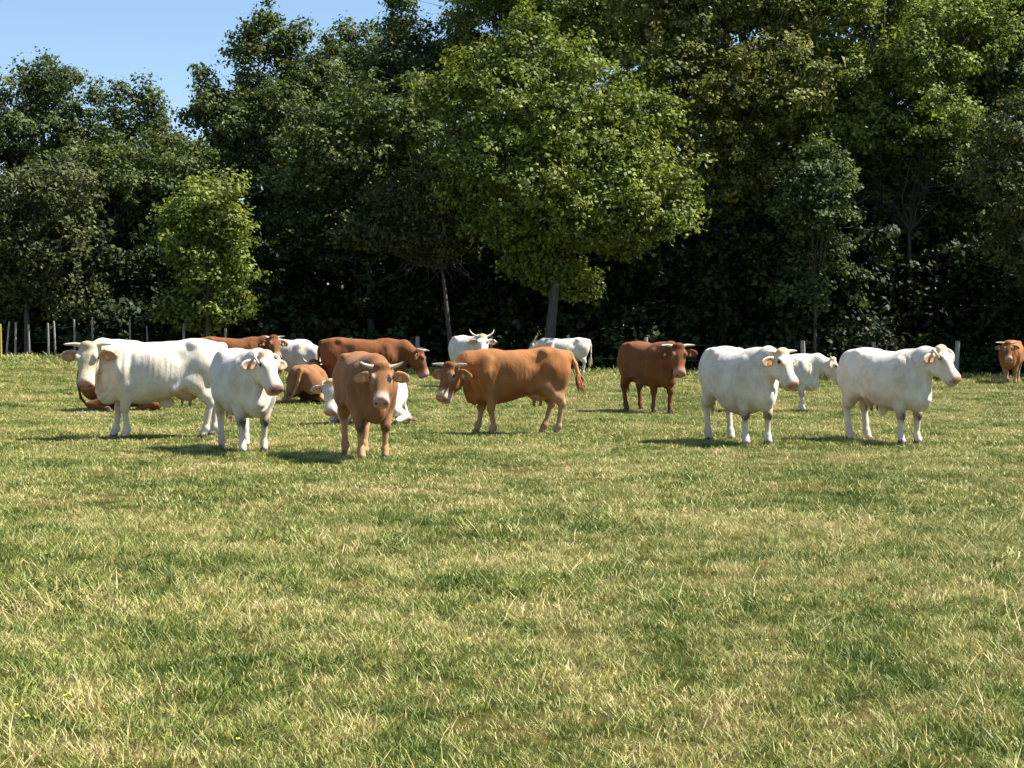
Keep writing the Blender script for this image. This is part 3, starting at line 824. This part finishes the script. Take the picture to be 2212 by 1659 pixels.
def make_cow(label, vx, vy, heading, scale, coat, neck, head, horns='level', lying=False, voxel=.016, knees=None, legs=None, tail=None,
             fat=1.0, wid=1.0, short=.74, hs=1.1, udder=.6, tags=(1, 1), seed=0, depth=None, horn_scale=1.0, name='cow', hang=0.0, muzzle_white=True):
    """neck: (yaw, pitch, length); head: (yaw, pitch, roll), degrees in the cow's frame (x forwards, y left)"""
    r = np.random.default_rng(900 + seed)
    C = {k: np.array(v) for k, v in COATS[coat].items()}
    pos = on_ground(vx, vy) if depth is None else at_depth(vx, 725, depth)
    pos.z = float(terrain(pos.x, pos.y))
    prims = []
    dz = -.50 if lying else 0.0
    wf = 1.12 if lying else 1.0
    fb = 1.6 * (fat - 1)
    tor = [(-.955, 1.24, 1.08, .05), (-.93, 1.30, .97, .13), (-.86, 1.355, .85, .21), (-.72, 1.395, .77, .27), (-.52, 1.42, .725, .30), (-.32, 1.392, .655 - .25 * fb, .335), (-.08, 1.372, .57 - .4 * fb, .375),
           (.16, 1.362, .515 - .4 * fb, .385), (.36, 1.362, .495 - .2 * fb, .345), (.54, 1.37, .505, .285), (.68, 1.34, .53, .25), (.80, 1.25, .57, .20), (.88, 1.14, .66, .14), (.91, 1.04, .80, .05)]
    if lying: tor = [(x, t, b + .07, w) for x, t, b, w in tor]
    tor = [(x, t + dz, b + dz, w * wf * (1 + (wid - 1) * np.exp(-((x - .05) / .6) ** 2)) * (1 + (fat - 1) * np.exp(-((x - .05) / .5) ** 2))) for x, t, b, w in tor]
    prims.append(loft((0, 0, 0), (1, 0, 0), (0, 0, 1), (0, 1, 0), tor, 'torso', .05, 2.35))
    for s in (1, -1):
        prims.append(ell((-.67, s * .18, 1.05 + dz), (.24, .15, .33), 'torso', .07))                 # haunch
        prims.append(ell((.57, s * .205, .98 + dz), (.155, .10, .29), 'torso', .045))                     # shoulder
        prims.append(ell((-.31, s * .39, 1.20 + dz), (.14, .085, .11), 'torso', .08, sub=True))          # flank hollow
        prims.append(ell((-.50, s * .225, 1.33 + dz), (.075, .06, .06), 'torso', .075))                # hooks
        prims.append(ell((.735, s * .185, .93 + dz), (.07, .055, .09), 'torso', .06))                  # point of the shoulder
        prims.append(ell((.455, s * .235, .74 + dz), (.06, .05, .07), 'torso', .05))                   # elbow
        if not lying: prims.append(cone((-.22, s * .27, .70), (-.44, s * .235, .82), .05, .06, 'torso', .07))   # flank fold
        prims.append(ell((-.905, s * .115, 1.22 + dz), (.05, .05, .06), 'torso', .06))                 # pins
    prims.append(ell((-.92, 0, 1.315 + dz), (.07, .06, .045), 'torso', .06))
    prims.append(ell((.80, 0, .69 + dz), (.16, .13, .20), 'torso', .09))                               # brisket
    L = dict(fl=(0, 0), fr=(0, 0), hl=(0, 0), hr=(0, 0))
    if legs: L.update(legs)
    hoof_at = []
    for s, key in ((1, 'fl'), (-1, 'fr')):
        if not lying:
            dx, dy = L[key]
            hip, el, kn, fe, ho = (.60, s * .19, .98), (.52, s * .205, .74), (.575 + dx * .55, s * .175 + dy * .5, .435), (.56 + dx, s * .165 + dy, .135), (.60 + dx, s * .165 + dy, .055)
            prims += [cone(hip, el, .14, .108, 'torso', .09), cone(el, kn, .11, .060, 'legu', .06), ell(kn, (.064, .060, .07), 'knee', .03),
                      cone(kn, fe, .046, .040, 'legl', .03), ell(fe, (.054, .050, .055), 'legl', .025), cone(fe, ho, .046, .054, 'legl', .03)]
        else:
            el, kn, fe, ho = (.44, s * .27, .26), (.84, s * .25, .12), (.58, s * .29, .075), (.50, s * .29, .06)
            prims += [cone((.60, s * .2, .5), el, .15, .12, 'torso', .09), cone(el, kn, .10, .066, 'legu', .06), ell(kn, (.07, .065, .07), 'knee', .04), cone(kn, fe, .052, .044, 'legl', .035), cone(fe, ho, .05, .045, 'legl', .03)]
        hoof_at.append((ho, fe))
    for s, key in ((1, 'hl'), (-1, 'hr')):
        if not lying:
            dx, dy = L[key]
            st, hk, fe, ho = (-.50, s * .205, .80), (-.76 + dx * .6, s * .185 + dy * .5, .515), (-.70 + dx, s * .175 + dy, .145), (-.655 + dx, s * .175 + dy, .055)
            prims += [cone((-.62, s * .17, 1.05), st, .175, .135, 'torso', .1), cone(st, (-.68 + dx * .5, s * .19 + dy * .4, .60), .138, .085, 'legu', .08), cone((-.68 + dx * .5, s * .19 + dy * .4, .60), hk, .085, .058, 'legu', .05),
                      cone((-.82, s * .13, 1.0), (hk[0] + .01, hk[1], hk[2] + .1), .11, .045, 'torso', .1), ell(hk, (.066, .052, .08), 'hock', .04),
                      cone(hk, fe, .050, .043, 'legl', .03), ell(fe, (.055, .050, .056), 'legl', .025), cone(fe, ho, .048, .055, 'legl', .03)]
        else:
            st, hk, fe, ho = (-.22, s * .36, .30), (-.66, s * .43, .13), (-.34, s * .47, .07), (-.24, s * .48, .06)
            prims += [cone((-.62, s * .2, .52), st, .2, .15, 'torso', .12), cone(st, hk, .13, .07, 'legu', .07), cone(hk, fe, .055, .046, 'legl', .04), cone(fe, ho, .05, .045, 'legl', .03)]
        hoof_at.append((ho, fe))
    if udder > 0 and not lying:
        prims += [ell((-.42, 0, .66 - .06 * udder), (.18, .15, .07 + .09 * udder), 'udder', .07)]
        for sx in (-.47, -.35):
            for s in (1, -1): prims.append(cone((sx, s * .06, .56 - .06 * udder), (sx + .005, s * .065, .50 - .09 * udder), .022, .016, 'teat', .02))
    if hang > 0: prims.append(ell((-.10, 0, .52 - .02 * fat), (.13, .03, .05 + hang), 'belly', .06))
    # neck and head
    ny, npi, nl = R(neck[0]), R(neck[1]), neck[2]
    nd = np.array([math.cos(npi) * math.cos(ny), math.cos(npi) * math.sin(ny), math.sin(npi)])
    B = np.array([.64, 0, 1.16 + dz])
    hy, hp, hr = (R(a) for a in head)
    f = np.array([math.cos(hp) * math.cos(hy), math.cos(hp) * math.sin(hy), math.sin(hp)])
    u = np.array([-math.sin(hp) * math.cos(hy), -math.sin(hp) * math.sin(hy), math.cos(hp)])
    s_ = np.cross(u, f)
    u, s_ = u * math.cos(hr) + s_ * math.sin(hr), s_ * math.cos(hr) - u * math.sin(hr)
    P = B + nd * nl                                   # poll
    fw = np.array([1, 0, 0.])
    mid = B + .5 * nl * unit(nd * .75 + fw * .45 + np.array([0, 0, .06]))
    back = P + (f * .05 - u * .11) * hs
    prims += [cone((.42, 0, 1.245 + dz), mid + np.array([0, 0, .09]), .11, .10, 'neck', .10), cone(mid + np.array([0, 0, .09]), P + f * .015 - u * .045, .105, .085, 'neck', .08),
              cone((.64, 0, 1.10 + dz), mid - np.array([0, 0, .02]), .215, .148, 'neck', .12), cone(mid - np.array([0, 0, .02]), back, .148, .108, 'neck', .09),
              cone((.78, 0, .86 + dz), mid - np.array([0, 0, .16]), .13, .085, 'neck', .10), cone(mid - np.array([0, 0, .16]), P + f * .15 - u * .17, .085, .06, 'neck', .08),
              cone((.86, 0, .66 + dz), mid - np.array([-.03, 0, .27]), .05, .03, 'dewlap', .07), cone(mid - np.array([-.03, 0, .27]), P + f * .16 - u * .2, .03, .03, 'dewlap', .07)]
    prims.append(loft(P, f, u, s_, np.array(HEAD) * hs, 'head', .05, 2.5))
    H = lambda t, a, b: P + (f * t + u * a + s_ * b) * hs
    HE = lambda c, r_, tg, k, sub=False: ell(c, np.array(r_) * hs, tg, k, np.array([f, u, s_]), sub=sub)
    prims.append(HE(H(.0, .072, 0), (.06, .06, .10), 'poll', .05))
    for s in (1, -1):
        prims.append(HE(H(.15, .05, s * .114), (.055, .045, .034), 'head', .03))
        prims.append(HE(H(.17, -.13, s * .095), (.12, .09, .05), 'head', .05))       # cheek
        prims.append(HE(H(.49, -.045, s * .058), (.03, .045, .036), 'nose', .025))
        prims.append(HE(H(.524, -.045, s * .058), (.018, .02, .02), 'nostril', .012, True))
        ed = unit(s_ * s * 1.0 + f * .10 - u * .20); en = unit(f * .62 + u * .72); en = unit(en - ed * (en @ ed)); ew = np.cross(ed, en)
        c = H(.075, -.02, s * .12) + ed * .118 * hs
        prims.append(ell(c, (.14 * hs, .08 * hs, .024), 'ear', .022, np.array([ed, ew, en])))
        prims.append(ell(c + en * .030 + ed * .012, (.10 * hs, .056 * hs, .028), 'earin', .012, np.array([ed, ew, en]), sub=True))
    # tail
    tl = tail or [(-.955, 0, 1.28), (-1.0, 0, 1.12), (-1.005, .01, .85), (-.99, .02, .62)]
    if lying: tl = [(-.955, 0, .78), (-.99, .04, .55), (-.96, .16, .25), (-.84, .34, .05)]
    for a, b, ra, rb in zip(tl[:-1], tl[1:], (.045, .034, .028), (.034, .028, .024)): prims.append(cone(a, b, ra, rb, 'tail', .03))
    ph = r.uniform(0, 6, 6)
    def warp(x, y, z):
        q = (x - B[0]) * nd[0] + (y - B[1]) * nd[1] + (z - B[2]) * nd[2]
        fold = .008 * np.sin(q * 62 + 3 * np.sin(z * 9 + ph[5])) * smooth01((q + .02) / .12) * smooth01((nl * .85 - q) / .12) * smooth01((P[2] - .02 - z) / .12)
        fold = fold + .008 * smooth01((x - .36) / .1) * smooth01((.62 - x) / .1) * np.sin(x * 38 + z * 9 + ph[3]) * smooth01((z - dz - .7) / .15) * smooth01((1.25 - z + dz) / .15)
        fold = fold + .0011 * np.sin(x * 66 + 5 * (z - dz) + ph[1]) * smooth01((x + .30) / .12) * smooth01((.42 - x) / .12) * smooth01((z - dz - .72) / .1) * smooth01((1.22 - z + dz) / .1)
        return fold + .0035 * np.sin(9 * x + ph[0] + 2 * np.sin(5 * z + ph[1])) * np.sin(8 * z + 4 * y + ph[2]) + .0022 * np.sin(23 * x + 9 * z + ph[3]) * np.sin(19 * z - 11 * y + ph[4])
    V, Q = polygonise(prims, voxel, warp)
    # colours from the nearest regions
    x, y, z = V[:, 0], V[:, 1], V[:, 2]
    Wt, Ct = np.zeros(len(V)), np.zeros((len(V), 3))
    kc = np.array(knees if knees is not None else C['leg'] * .8)
    cmap = dict(torso=C['base'], neck=C['base'] * .985, dewlap=C['belly'], legu=C['base'] * .55 + C['leg'] * .45, legl=C['leg'], knee=kc, hock=C['leg'] * .9, udder=C['nose'] * .6 + C['belly'] * .4, teat=C['nose'] * .55,
                belly=C['belly'], head=C['head'], poll=C['poll'], nose=C['nose'], nostril=C['nose'] * .15, ear=C['ear'], earin=C['earin'], tail=C['tail'])
    for p in prims:
        d = p.fn(x, y, z)
        if p.sub:
            w = np.exp(-np.abs(d) / .006) * np.where(np.abs(d) < .012, 6.0, 0)
        else:
            w = np.exp(-np.clip(d, -.02, 1) / .016)
        Wt += w; Ct += w[:, None] * cmap[p.tag]
    col = Ct / Wt[:, None]
    # head markings in the head's own frame
    D = (V - P) / hs; t = D @ f; a = D @ u; b = D @ s_
    onh = (t > -.08) & (t < .62) & (np.abs(b) < .16) & (a < .14) & (a > -.26) & (np.linalg.norm(D, axis=1) < .64)
    mixin = lambda m, c: col.__setitem__(slice(None), col * (1 - m[:, None]) + np.array(c) * m[:, None])
    mixin(np.where(onh, smooth01((.10 - t) / .12) * smooth01((a + .02) / .06) * .8, 0), C['poll'])
    if coat in ('tan', 'fawn', 'red'):
        mixin(np.where(onh, np.exp(-((t - .17) / .05) ** 2 - ((a - .035) / .05) ** 2 - ((np.abs(b) - .11) / .04) ** 2) * .75, 0), C['ring'] * .8)
        mixin(np.where(onh & (a > .0), np.exp(-((np.abs(b) - .05) / .03) ** 2) * smooth01((t - .1) / .1) * smooth01((.42 - t) / .1) * .35, 0), C['poll'])
    if muzzle_white: mixin(np.where(onh, smooth01((t - .34) / .14) * .75, 0), C['ring'])
    mixin(np.where(onh & (a > -.105), smooth01((t - .462) / .03) * smooth01((a + .115) / .03), 0), C['nose'])
    for s in (1, -1):
        mixin(np.where(onh, np.exp(-(((t - .505) / .028) ** 2 + ((a + .045) / .022) ** 2 + ((b - s * .06) / .02) ** 2)) * 1.0, 0), (.05, .02, .018))
        mixin(np.where(onh, np.exp(-(((t - .155) / .034) ** 2 + ((a - .043) / .024) ** 2 + ((b - s * .138) / .034) ** 2)) * .85, 0), C['poll'] * .4)
    mixin(np.where(onh & (a < -.118) & (a > -.138), smooth01((t - .37) / .04) * .6, 0), C['nose'] * .3)
    if knees is not None and not lying:
        for s, key in ((1, 'fl'), (-1, 'fr')):
            dx, dy = L[key]
            mixin(np.clip(1.5 * np.exp(-((x - .625 - dx * .55) / .06) ** 2 - ((y - s * .175 - dy * .5 - .012) / .055) ** 2 - ((z - .405 - .02 * np.sin(y * 60 + ph[0])) / .05) ** 2), 0, .85), knees)
    # soiled lower legs and haunches with uneven edges
    nz = .5 + .25 * np.sin(13 * x + 4 * np.sin(7 * z + ph[0]) + ph[1]) + .25 * np.sin(17 * z + 9 * y + ph[2])
    zz = z - dz
    dirt = smooth01((.30 - zz) / .28) * .30 * nz if not lying else smooth01((.25 - z) / .2) * .25 * nz
    mixin(np.where(zz < .35, dirt, 0), (.22, .17, .11))
    mixin(smooth01((-.62 - x) / .3) * smooth01((1.15 - zz) / .4) * smooth01((zz - .3) / .3) * nz * (.16 if coat in ('white', 'cream') else .05), (.34, .24, .13))
    if coat in ('white', 'cream'):
        mixin(np.clip(nz - .55, 0, 1) * smooth01((zz - .9) / .5) * smooth01((x - .2) / .6) * .5, C['poll'] * .6 + C['base'] * .4)
    if coat in ('tan', 'fawn'):
        mixin(smooth01((.95 - zz) / .25) * smooth01((zz - .45) / .15) * np.where((x > -.45) & (x < .5), 1, 0) * smooth01((np.abs(y) - .1) / .1) * .35, C['poll'])  # lower flanks darkened: shade of the barrel painted into the coat
        mixin(smooth01((-.45 - x) / .3) * smooth01((1.05 - zz) / .45) * .55, C['leg'] * 1.05)
    col = np.clip(col * (1 + .05 * (nz[:, None] - .5)), 0, 1)

    # the barrel between elbow and stifle is drawn together to the herd's compact build
    cut = .84 * (1 - short)
    def draw_in(x_):
        q = np.clip((x_ + .42) / .84, 0, 1); q = .5 * q + .5 * smooth01(q)
        return np.asarray(x_) + cut * (1 - q) - cut / 2
    shift = -cut / 2
    V[:, 0] = draw_in(V[:, 0])
    tl = [(float(draw_in(a_)), b_, c_) for a_, b_, c_ in tl]
    hoof_at = [((float(draw_in(a_[0])), a_[1], a_[2]), (float(draw_in(b_[0])), b_[1], b_[2])) for a_, b_ in hoof_at]
    P = P + np.array([shift, 0, 0])
    root = bpy.data.objects.new(name, None); link(root)
    root.location = pos; root.rotation_euler = (0, 0, R(heading)); root.scale = (scale,) * 3
    tag(root, label, 'cow', 'cattle in the pasture')
    add_mesh('body', mesh_np('cow_body', V, Q, True, {'Col': col}), M['coat'], root)
    # horns
    if horns:
        hpnts = np.array(HORNS[horns]); base_ = hpnts[0].copy()
        hpnts = base_ + (hpnts - base_) * horn_scale
        for s in (1, -1):
            q = np.linspace(0, len(hpnts) - 1, 11); i = np.arange(len(hpnts))
            hh = np.stack([hermite(i, hpnts[:, c])(q) for c in range(3)], -1)
            w = np.array([H(a_, b_, s * c_) for a_, b_, c_ in hh])
            rad = np.linspace(.038, .008, 11) * (.75 if horns == 'stub' else 1); rad[-1] = .001
            v, fcs = tube(w, rad, 9)
            tt = np.repeat(np.linspace(0, 1, 11), 9)[:, None]
            hc = np.array([.46, .38, .27]) * (1 - tt) + np.array([.66, .6, .48]) * tt
            if horns in ('long', 'up', 'level'): hc = hc * (1 - smooth01((tt - .82) / .18) * .6)
            add_mesh('horn', mesh_np('horn', v, fcs, True, {'Col': hc}), M['horn'], root)
    bm = bmesh.new(); bmesh.ops.create_uvsphere(bm, u_segments=10, v_segments=7, radius=.027)
    eye_me = bpy.data.meshes.new('eye'); bm.to_mesh(eye_me); bm.free()
    for p_ in eye_me.polygons: p_.use_smooth = True
    for s in (1, -1):
        o = add_mesh('eye', eye_me, M['eye'], root); o.location = H(.155, .045, s * .138)
    for s, on in zip((1, -1), tags):
        if not on: continue
        ed = unit(s_ * s * 1.0 + f * .10 - u * .20); en = unit(f * .62 + u * .72); en = unit(en - ed * (en @ ed)); ew = np.cross(ed, en)
        c = H(.075, -.02, s * .12) + ed * .115 * hs + en * .016
        bm = bmesh.new()
        prof = [(.72 * a_, .72 * b_) for a_, b_ in [(-.022, .01), (-.034, -.02), (-.034, -.07), (.034, -.07), (.034, -.02), (.022, .01), (.012, .028), (-.012, .028)]]
        # the tag hangs from the lower middle of the ear
        dn = unit(np.array([0, 0, -1]) * .8 + ew * (-np.sign(ew[2])) * .6); dn = unit(dn - en * (dn @ en)); sd_ = np.cross(dn, en)
        v1 = [bm.verts.new(c + sd_ * a_ - dn * b_) for a_, b_ in prof]; v2 = [bm.verts.new(c + sd_ * a_ - dn * b_ + en * .004) for a_, b_ in prof]
        bm.faces.new(v1[::-1]); bm.faces.new(v2)
        for i in range(8): bm.faces.new((v1[i], v1[(i + 1) % 8], v2[(i + 1) % 8], v2[i]))
        me = bpy.data.meshes.new('ear_tag'); bm.to_mesh(me); bm.free()
        add_mesh('ear_tag', me, M['ear_tag'], root)
    # cloven hooves
    for ho, fe in hoof_at:
        d2 = unit(np.array([ho[0] - fe[0], ho[1] - fe[1], 0]) + np.array([1e-4, 0, 0])); sd2 = np.array([-d2[1], d2[0], 0])
        bm = bmesh.new()
        for s in (1, -1):
            lowp = [(-.055, .004), (.03, .004), (.072, .012), (.055, .05), (0, .062), (-.055, .05)]; topp = [(-.045, .004), (.018, .004), (.036, .01), (.028, .038), (0, .046), (-.042, .04)]
            z0, z1 = (0.0, .085) if not lying else (.01, .07)
            a_ = [bm.verts.new(np.array(ho) * (1, 1, 0) + d2 * p_[0] + sd2 * s * p_[1] + np.array([0, 0, z0])) for p_ in lowp]
            b_ = [bm.verts.new(np.array(ho) * (1, 1, 0) + d2 * p_[0] + sd2 * s * p_[1] + np.array([0, 0, z1])) for p_ in topp]
            bm.faces.new(a_); bm.faces.new(b_)
            for i in range(6): bm.faces.new((a_[i], a_[(i + 1) % 6], b_[(i + 1) % 6], b_[i]))
        bmesh.ops.recalc_face_normals(bm, faces=bm.faces)
        me = bpy.data.meshes.new('hoof'); bm.to_mesh(me); bm.free()
        add_mesh('hoof', me, M['hoof'], root)
    # tail switch: a brush of hair locks
    e = np.array(tl[-1]); dr = unit(np.array(tl[-1]) - np.array(tl[-2]))
    parts = []
    for i in range(26):
        j = r.normal(size=3) * .022; dn = unit(dr * .8 + np.array([0, 0, -.35 if not lying else 0]) + r.normal(size=3) * .14); ln = r.uniform(.2, .36)
        if lying: dn = unit(dn * np.array([1, 1, .05]))
        p0 = e - dr * .06 + j * .4
        parts.append(tube([p0, p0 + dn * ln * .4 + j, p0 + dn * ln + j * .6], [.012, .013, .003], 4))
    v, fcs = join(parts)
    add_mesh('tail_tuft', mesh_np('tail_tuft', v, fcs, True, {'Col': np.tile(C['tuft'], (len(v), 1))}), M['coat'], root)
    return root

DK = (.10, .075, .055)
A = dict
cows = [
 A(label='cream-white horned cow standing broadside, head turned to face the viewer, udder showing', vx=348, vy=946, heading=193, scale=1.1, coat='cream', neck=(26, 16, .46), head=(76, -64, 0), horns='level', voxel=.016, fat=1.02, udder=.45, hang=.025, short=0.86, seed=1, legs=A(fl=(-.03, 0), fr=(.12, 0), hl=(.02, 0), hr=(-.12, 0))),
 A(label='brown cow lying in the grass behind the cream-white broadside cow', vx=262, vy=886, heading=4, scale=1.0, coat='red', neck=(10, 10, .5), head=(20, -45, 0), lying=True, voxel=.024, seed=2),
 A(label='white cow with a down-curved horn coming head on, muzzle turned aside, dark knees', vx=528, vy=973, heading=-66, scale=1.0, coat='white', neck=(4, 20, .42), head=(20, -50, 0), horns='down', voxel=.016, fat=1.08, knees=DK, udder=.0, hs=1.03, wid=0.95, seed=3, legs=A(fl=(-.04, 0), fr=(.08, 0))),
 A(label='red-brown cow standing behind, only its back and lowered face showing beside a white rump', vx=500, vy=0, depth=40, heading=-4, scale=1.02, coat='red', neck=(-12, 22, .5), head=(-56, -50, 0), horns='fore', voxel=.026, short=0.9, seed=4),
 A(label='white cow grazing head down behind the lying brown cow that looks away', vx=622, vy=848, heading=-24, scale=1.0, coat='white', neck=(-6, -48, .62), head=(-4, -72, 0), horns='level', voxel=.024, knees=DK, seed=5),
 A(label='brown cow lying down facing away with one long pale horn raised', vx=668, vy=872, heading=84, scale=.98, coat='fawn', neck=(14, 30, .46), head=(30, -30, 0), horns='up', lying=True, voxel=.024, seed=6),
 A(label='dark red-brown cow standing side on, long back, head lowered with white muzzle over the grass', vx=784, vy=868, heading=-4, scale=1.06, coat='red', neck=(-4, -6, .60), head=(0, -66, 0), horns='fore', voxel=.021, short=0.95, seed=7, horn_scale=1.25),
 A(label='fawn horned cow standing head on with white muzzle and tagged ears, staring at the viewer', vx=790, vy=987, heading=-74, scale=.98, coat='fawn', neck=(4, 4, .44), head=(-14, -50, 0), horns='long', voxel=.0155, hs=1.0, wid=0.88, seed=8, udder=.0, fat=.98, knees=(.10, .06, .035), legs=A(fl=(.04, 0), fr=(.10, 0), hl=(.1, -.1), hr=(.0, .0)), horn_scale=.8),
 A(label='white cow lying in the grass facing the viewer behind the fawn cow', vx=800, vy=916, heading=-124, scale=.98, coat='white', neck=(-14, 14, .44), head=(28, -66, 0), horns='down', lying=True, voxel=.019, seed=9, horn_scale=.7),
 A(label='white cow with wide upswept horns, head raised over the back of the tan cow', vx=1012, vy=0, depth=44, heading=-66, scale=1.02, coat='white', neck=(0, 24, .46), head=(-18, -48, 0), horns='up', voxel=.025, seed=10),
 A(label='golden tan cow standing broadside with head lowered and tail swishing out', vx=1118, vy=939, heading=186, scale=1.0, coat='tan', neck=(12, -8, .54), head=(46, -58, 0), horns='level', voxel=.016, short=0.78, seed=11, udder=.3, fat=.96, horn_scale=1.15, legs=A(fl=(-.06, 0), fr=(.16, 0), hl=(-.04, 0), hr=(.14, 0)),
   tail=[(-.955, 0, 1.28), (-1.03, .02, 1.14), (-1.07, .05, 1.0), (-1.10, .08, .93)]),
 A(label='pale cow in dappled tree shade by the fence, seen behind the tan cow rump', vx=1222, vy=0, depth=53.2, heading=180, scale=.90, coat='white', neck=(-6, 8, .52), head=(-20, -45, 0), horns='stub', voxel=.026, short=0.85, seed=12),
 A(label='dark red-brown horned cow standing alone at an angle, face turned to the viewer', vx=1402, vy=891, heading=-62, scale=1.04, coat='red', neck=(2, 16, .46), head=(-18, -64, 0), horns='level', voxel=.0195, wid=0.93, seed=13, legs=A(fl=(.04, 0), fr=(-.04, 0)), udder=.2),
 A(label='big round white cow angled forwards, tan ears and dark knees, smaller cow behind', vx=1598, vy=957, heading=-68, scale=1.01, coat='white', neck=(10, 18, .46), head=(15, -54, 0), horns='level', voxel=.016, hs=1.0, seed=14, knees=DK, fat=1.15, udder=.0, horn_scale=1.0, legs=A(fl=(.02, 0.02), fr=(-.02, 0), hr=(-.05, 0))),
 A(label='smaller white young cow standing side on behind the big round white cow, stub horns', vx=1690, vy=889, heading=-14, scale=.86, coat='white', neck=(4, 6, .60), head=(2, -58, 0), horns='stub', voxel=.021, seed=15, knees=(.3, .26, .22), udder=0),
 A(label='white cow angled forwards, head high in profile, large ears, near the last post', vx=1914, vy=956, heading=-58, scale=1.0, coat='white', neck=(12, 26, .46), head=(8, -48, 0), horns='down', voxel=.016, hs=1.02, horn_scale=1.15, seed=16, knees=DK, fat=1.05, udder=.3, hang=.05),
 A(label='brown horned cow half out of frame in front of the dark wood by the fence', vx=2184, vy=829, heading=-112, scale=1.0, coat='tan', neck=(-6, 16, .46), head=(18, -60, 0), horns='level', voxel=.025, seed=17, horn_scale=1.2),
]
for c in cows: make_cow(**c)

# ------------------------------------------------------------------ small yellow flowers in the near grass
def flower(vx, vy, i):
    p = on_ground(vx, vy)
    r = np.random.default_rng(700 + i)
    root = bpy.data.objects.new('yellow_flower', None); link(root); root.location = p
    tag(root, 'tiny yellow flower on a short stem in the near grass', 'flower', 'yellow flowers in the grass')
    h = r.uniform(.07, .11)
    v, f = tube([(0, 0, -.01), (.005, .004, h * .5), (.012, -.003, h)], [.0014, .0012, .001], 4)
    add_mesh('stem', mesh_np('stem', v, f), M['stem'], root)
    bm = bmesh.new()
    for k in range(5):
        a = k * 2 * math.pi / 5; c, s = math.cos(a), math.sin(a)
        q = [(0, 0, 0), (.007, -.006, .003), (.013, 0, .006), (.007, .006, .003)]
        bm.faces.new([bm.verts.new((x * .8 * c - y * .8 * s + .012, x * s + y * c - .003, z + h)) for x, y, z in q])
    me = bpy.data.meshes.new('bloom'); bm.to_mesh(me); bm.free()
    add_mesh('bloom', me, M['petal'], root)
for i, (fx, fy) in enumerate([(98, 1448), (132, 1432), (118, 1450), (135, 1548), (168, 1558), (52, 1596), (30, 1560), (508, 1652), (1009, 1418), (1092, 1238), (1172, 1287), (1182, 1283), (1628, 1450), (1652, 1420), (1630, 1525), (1075, 1030), (2108, 1010)]):
    flower(fx, fy, i)
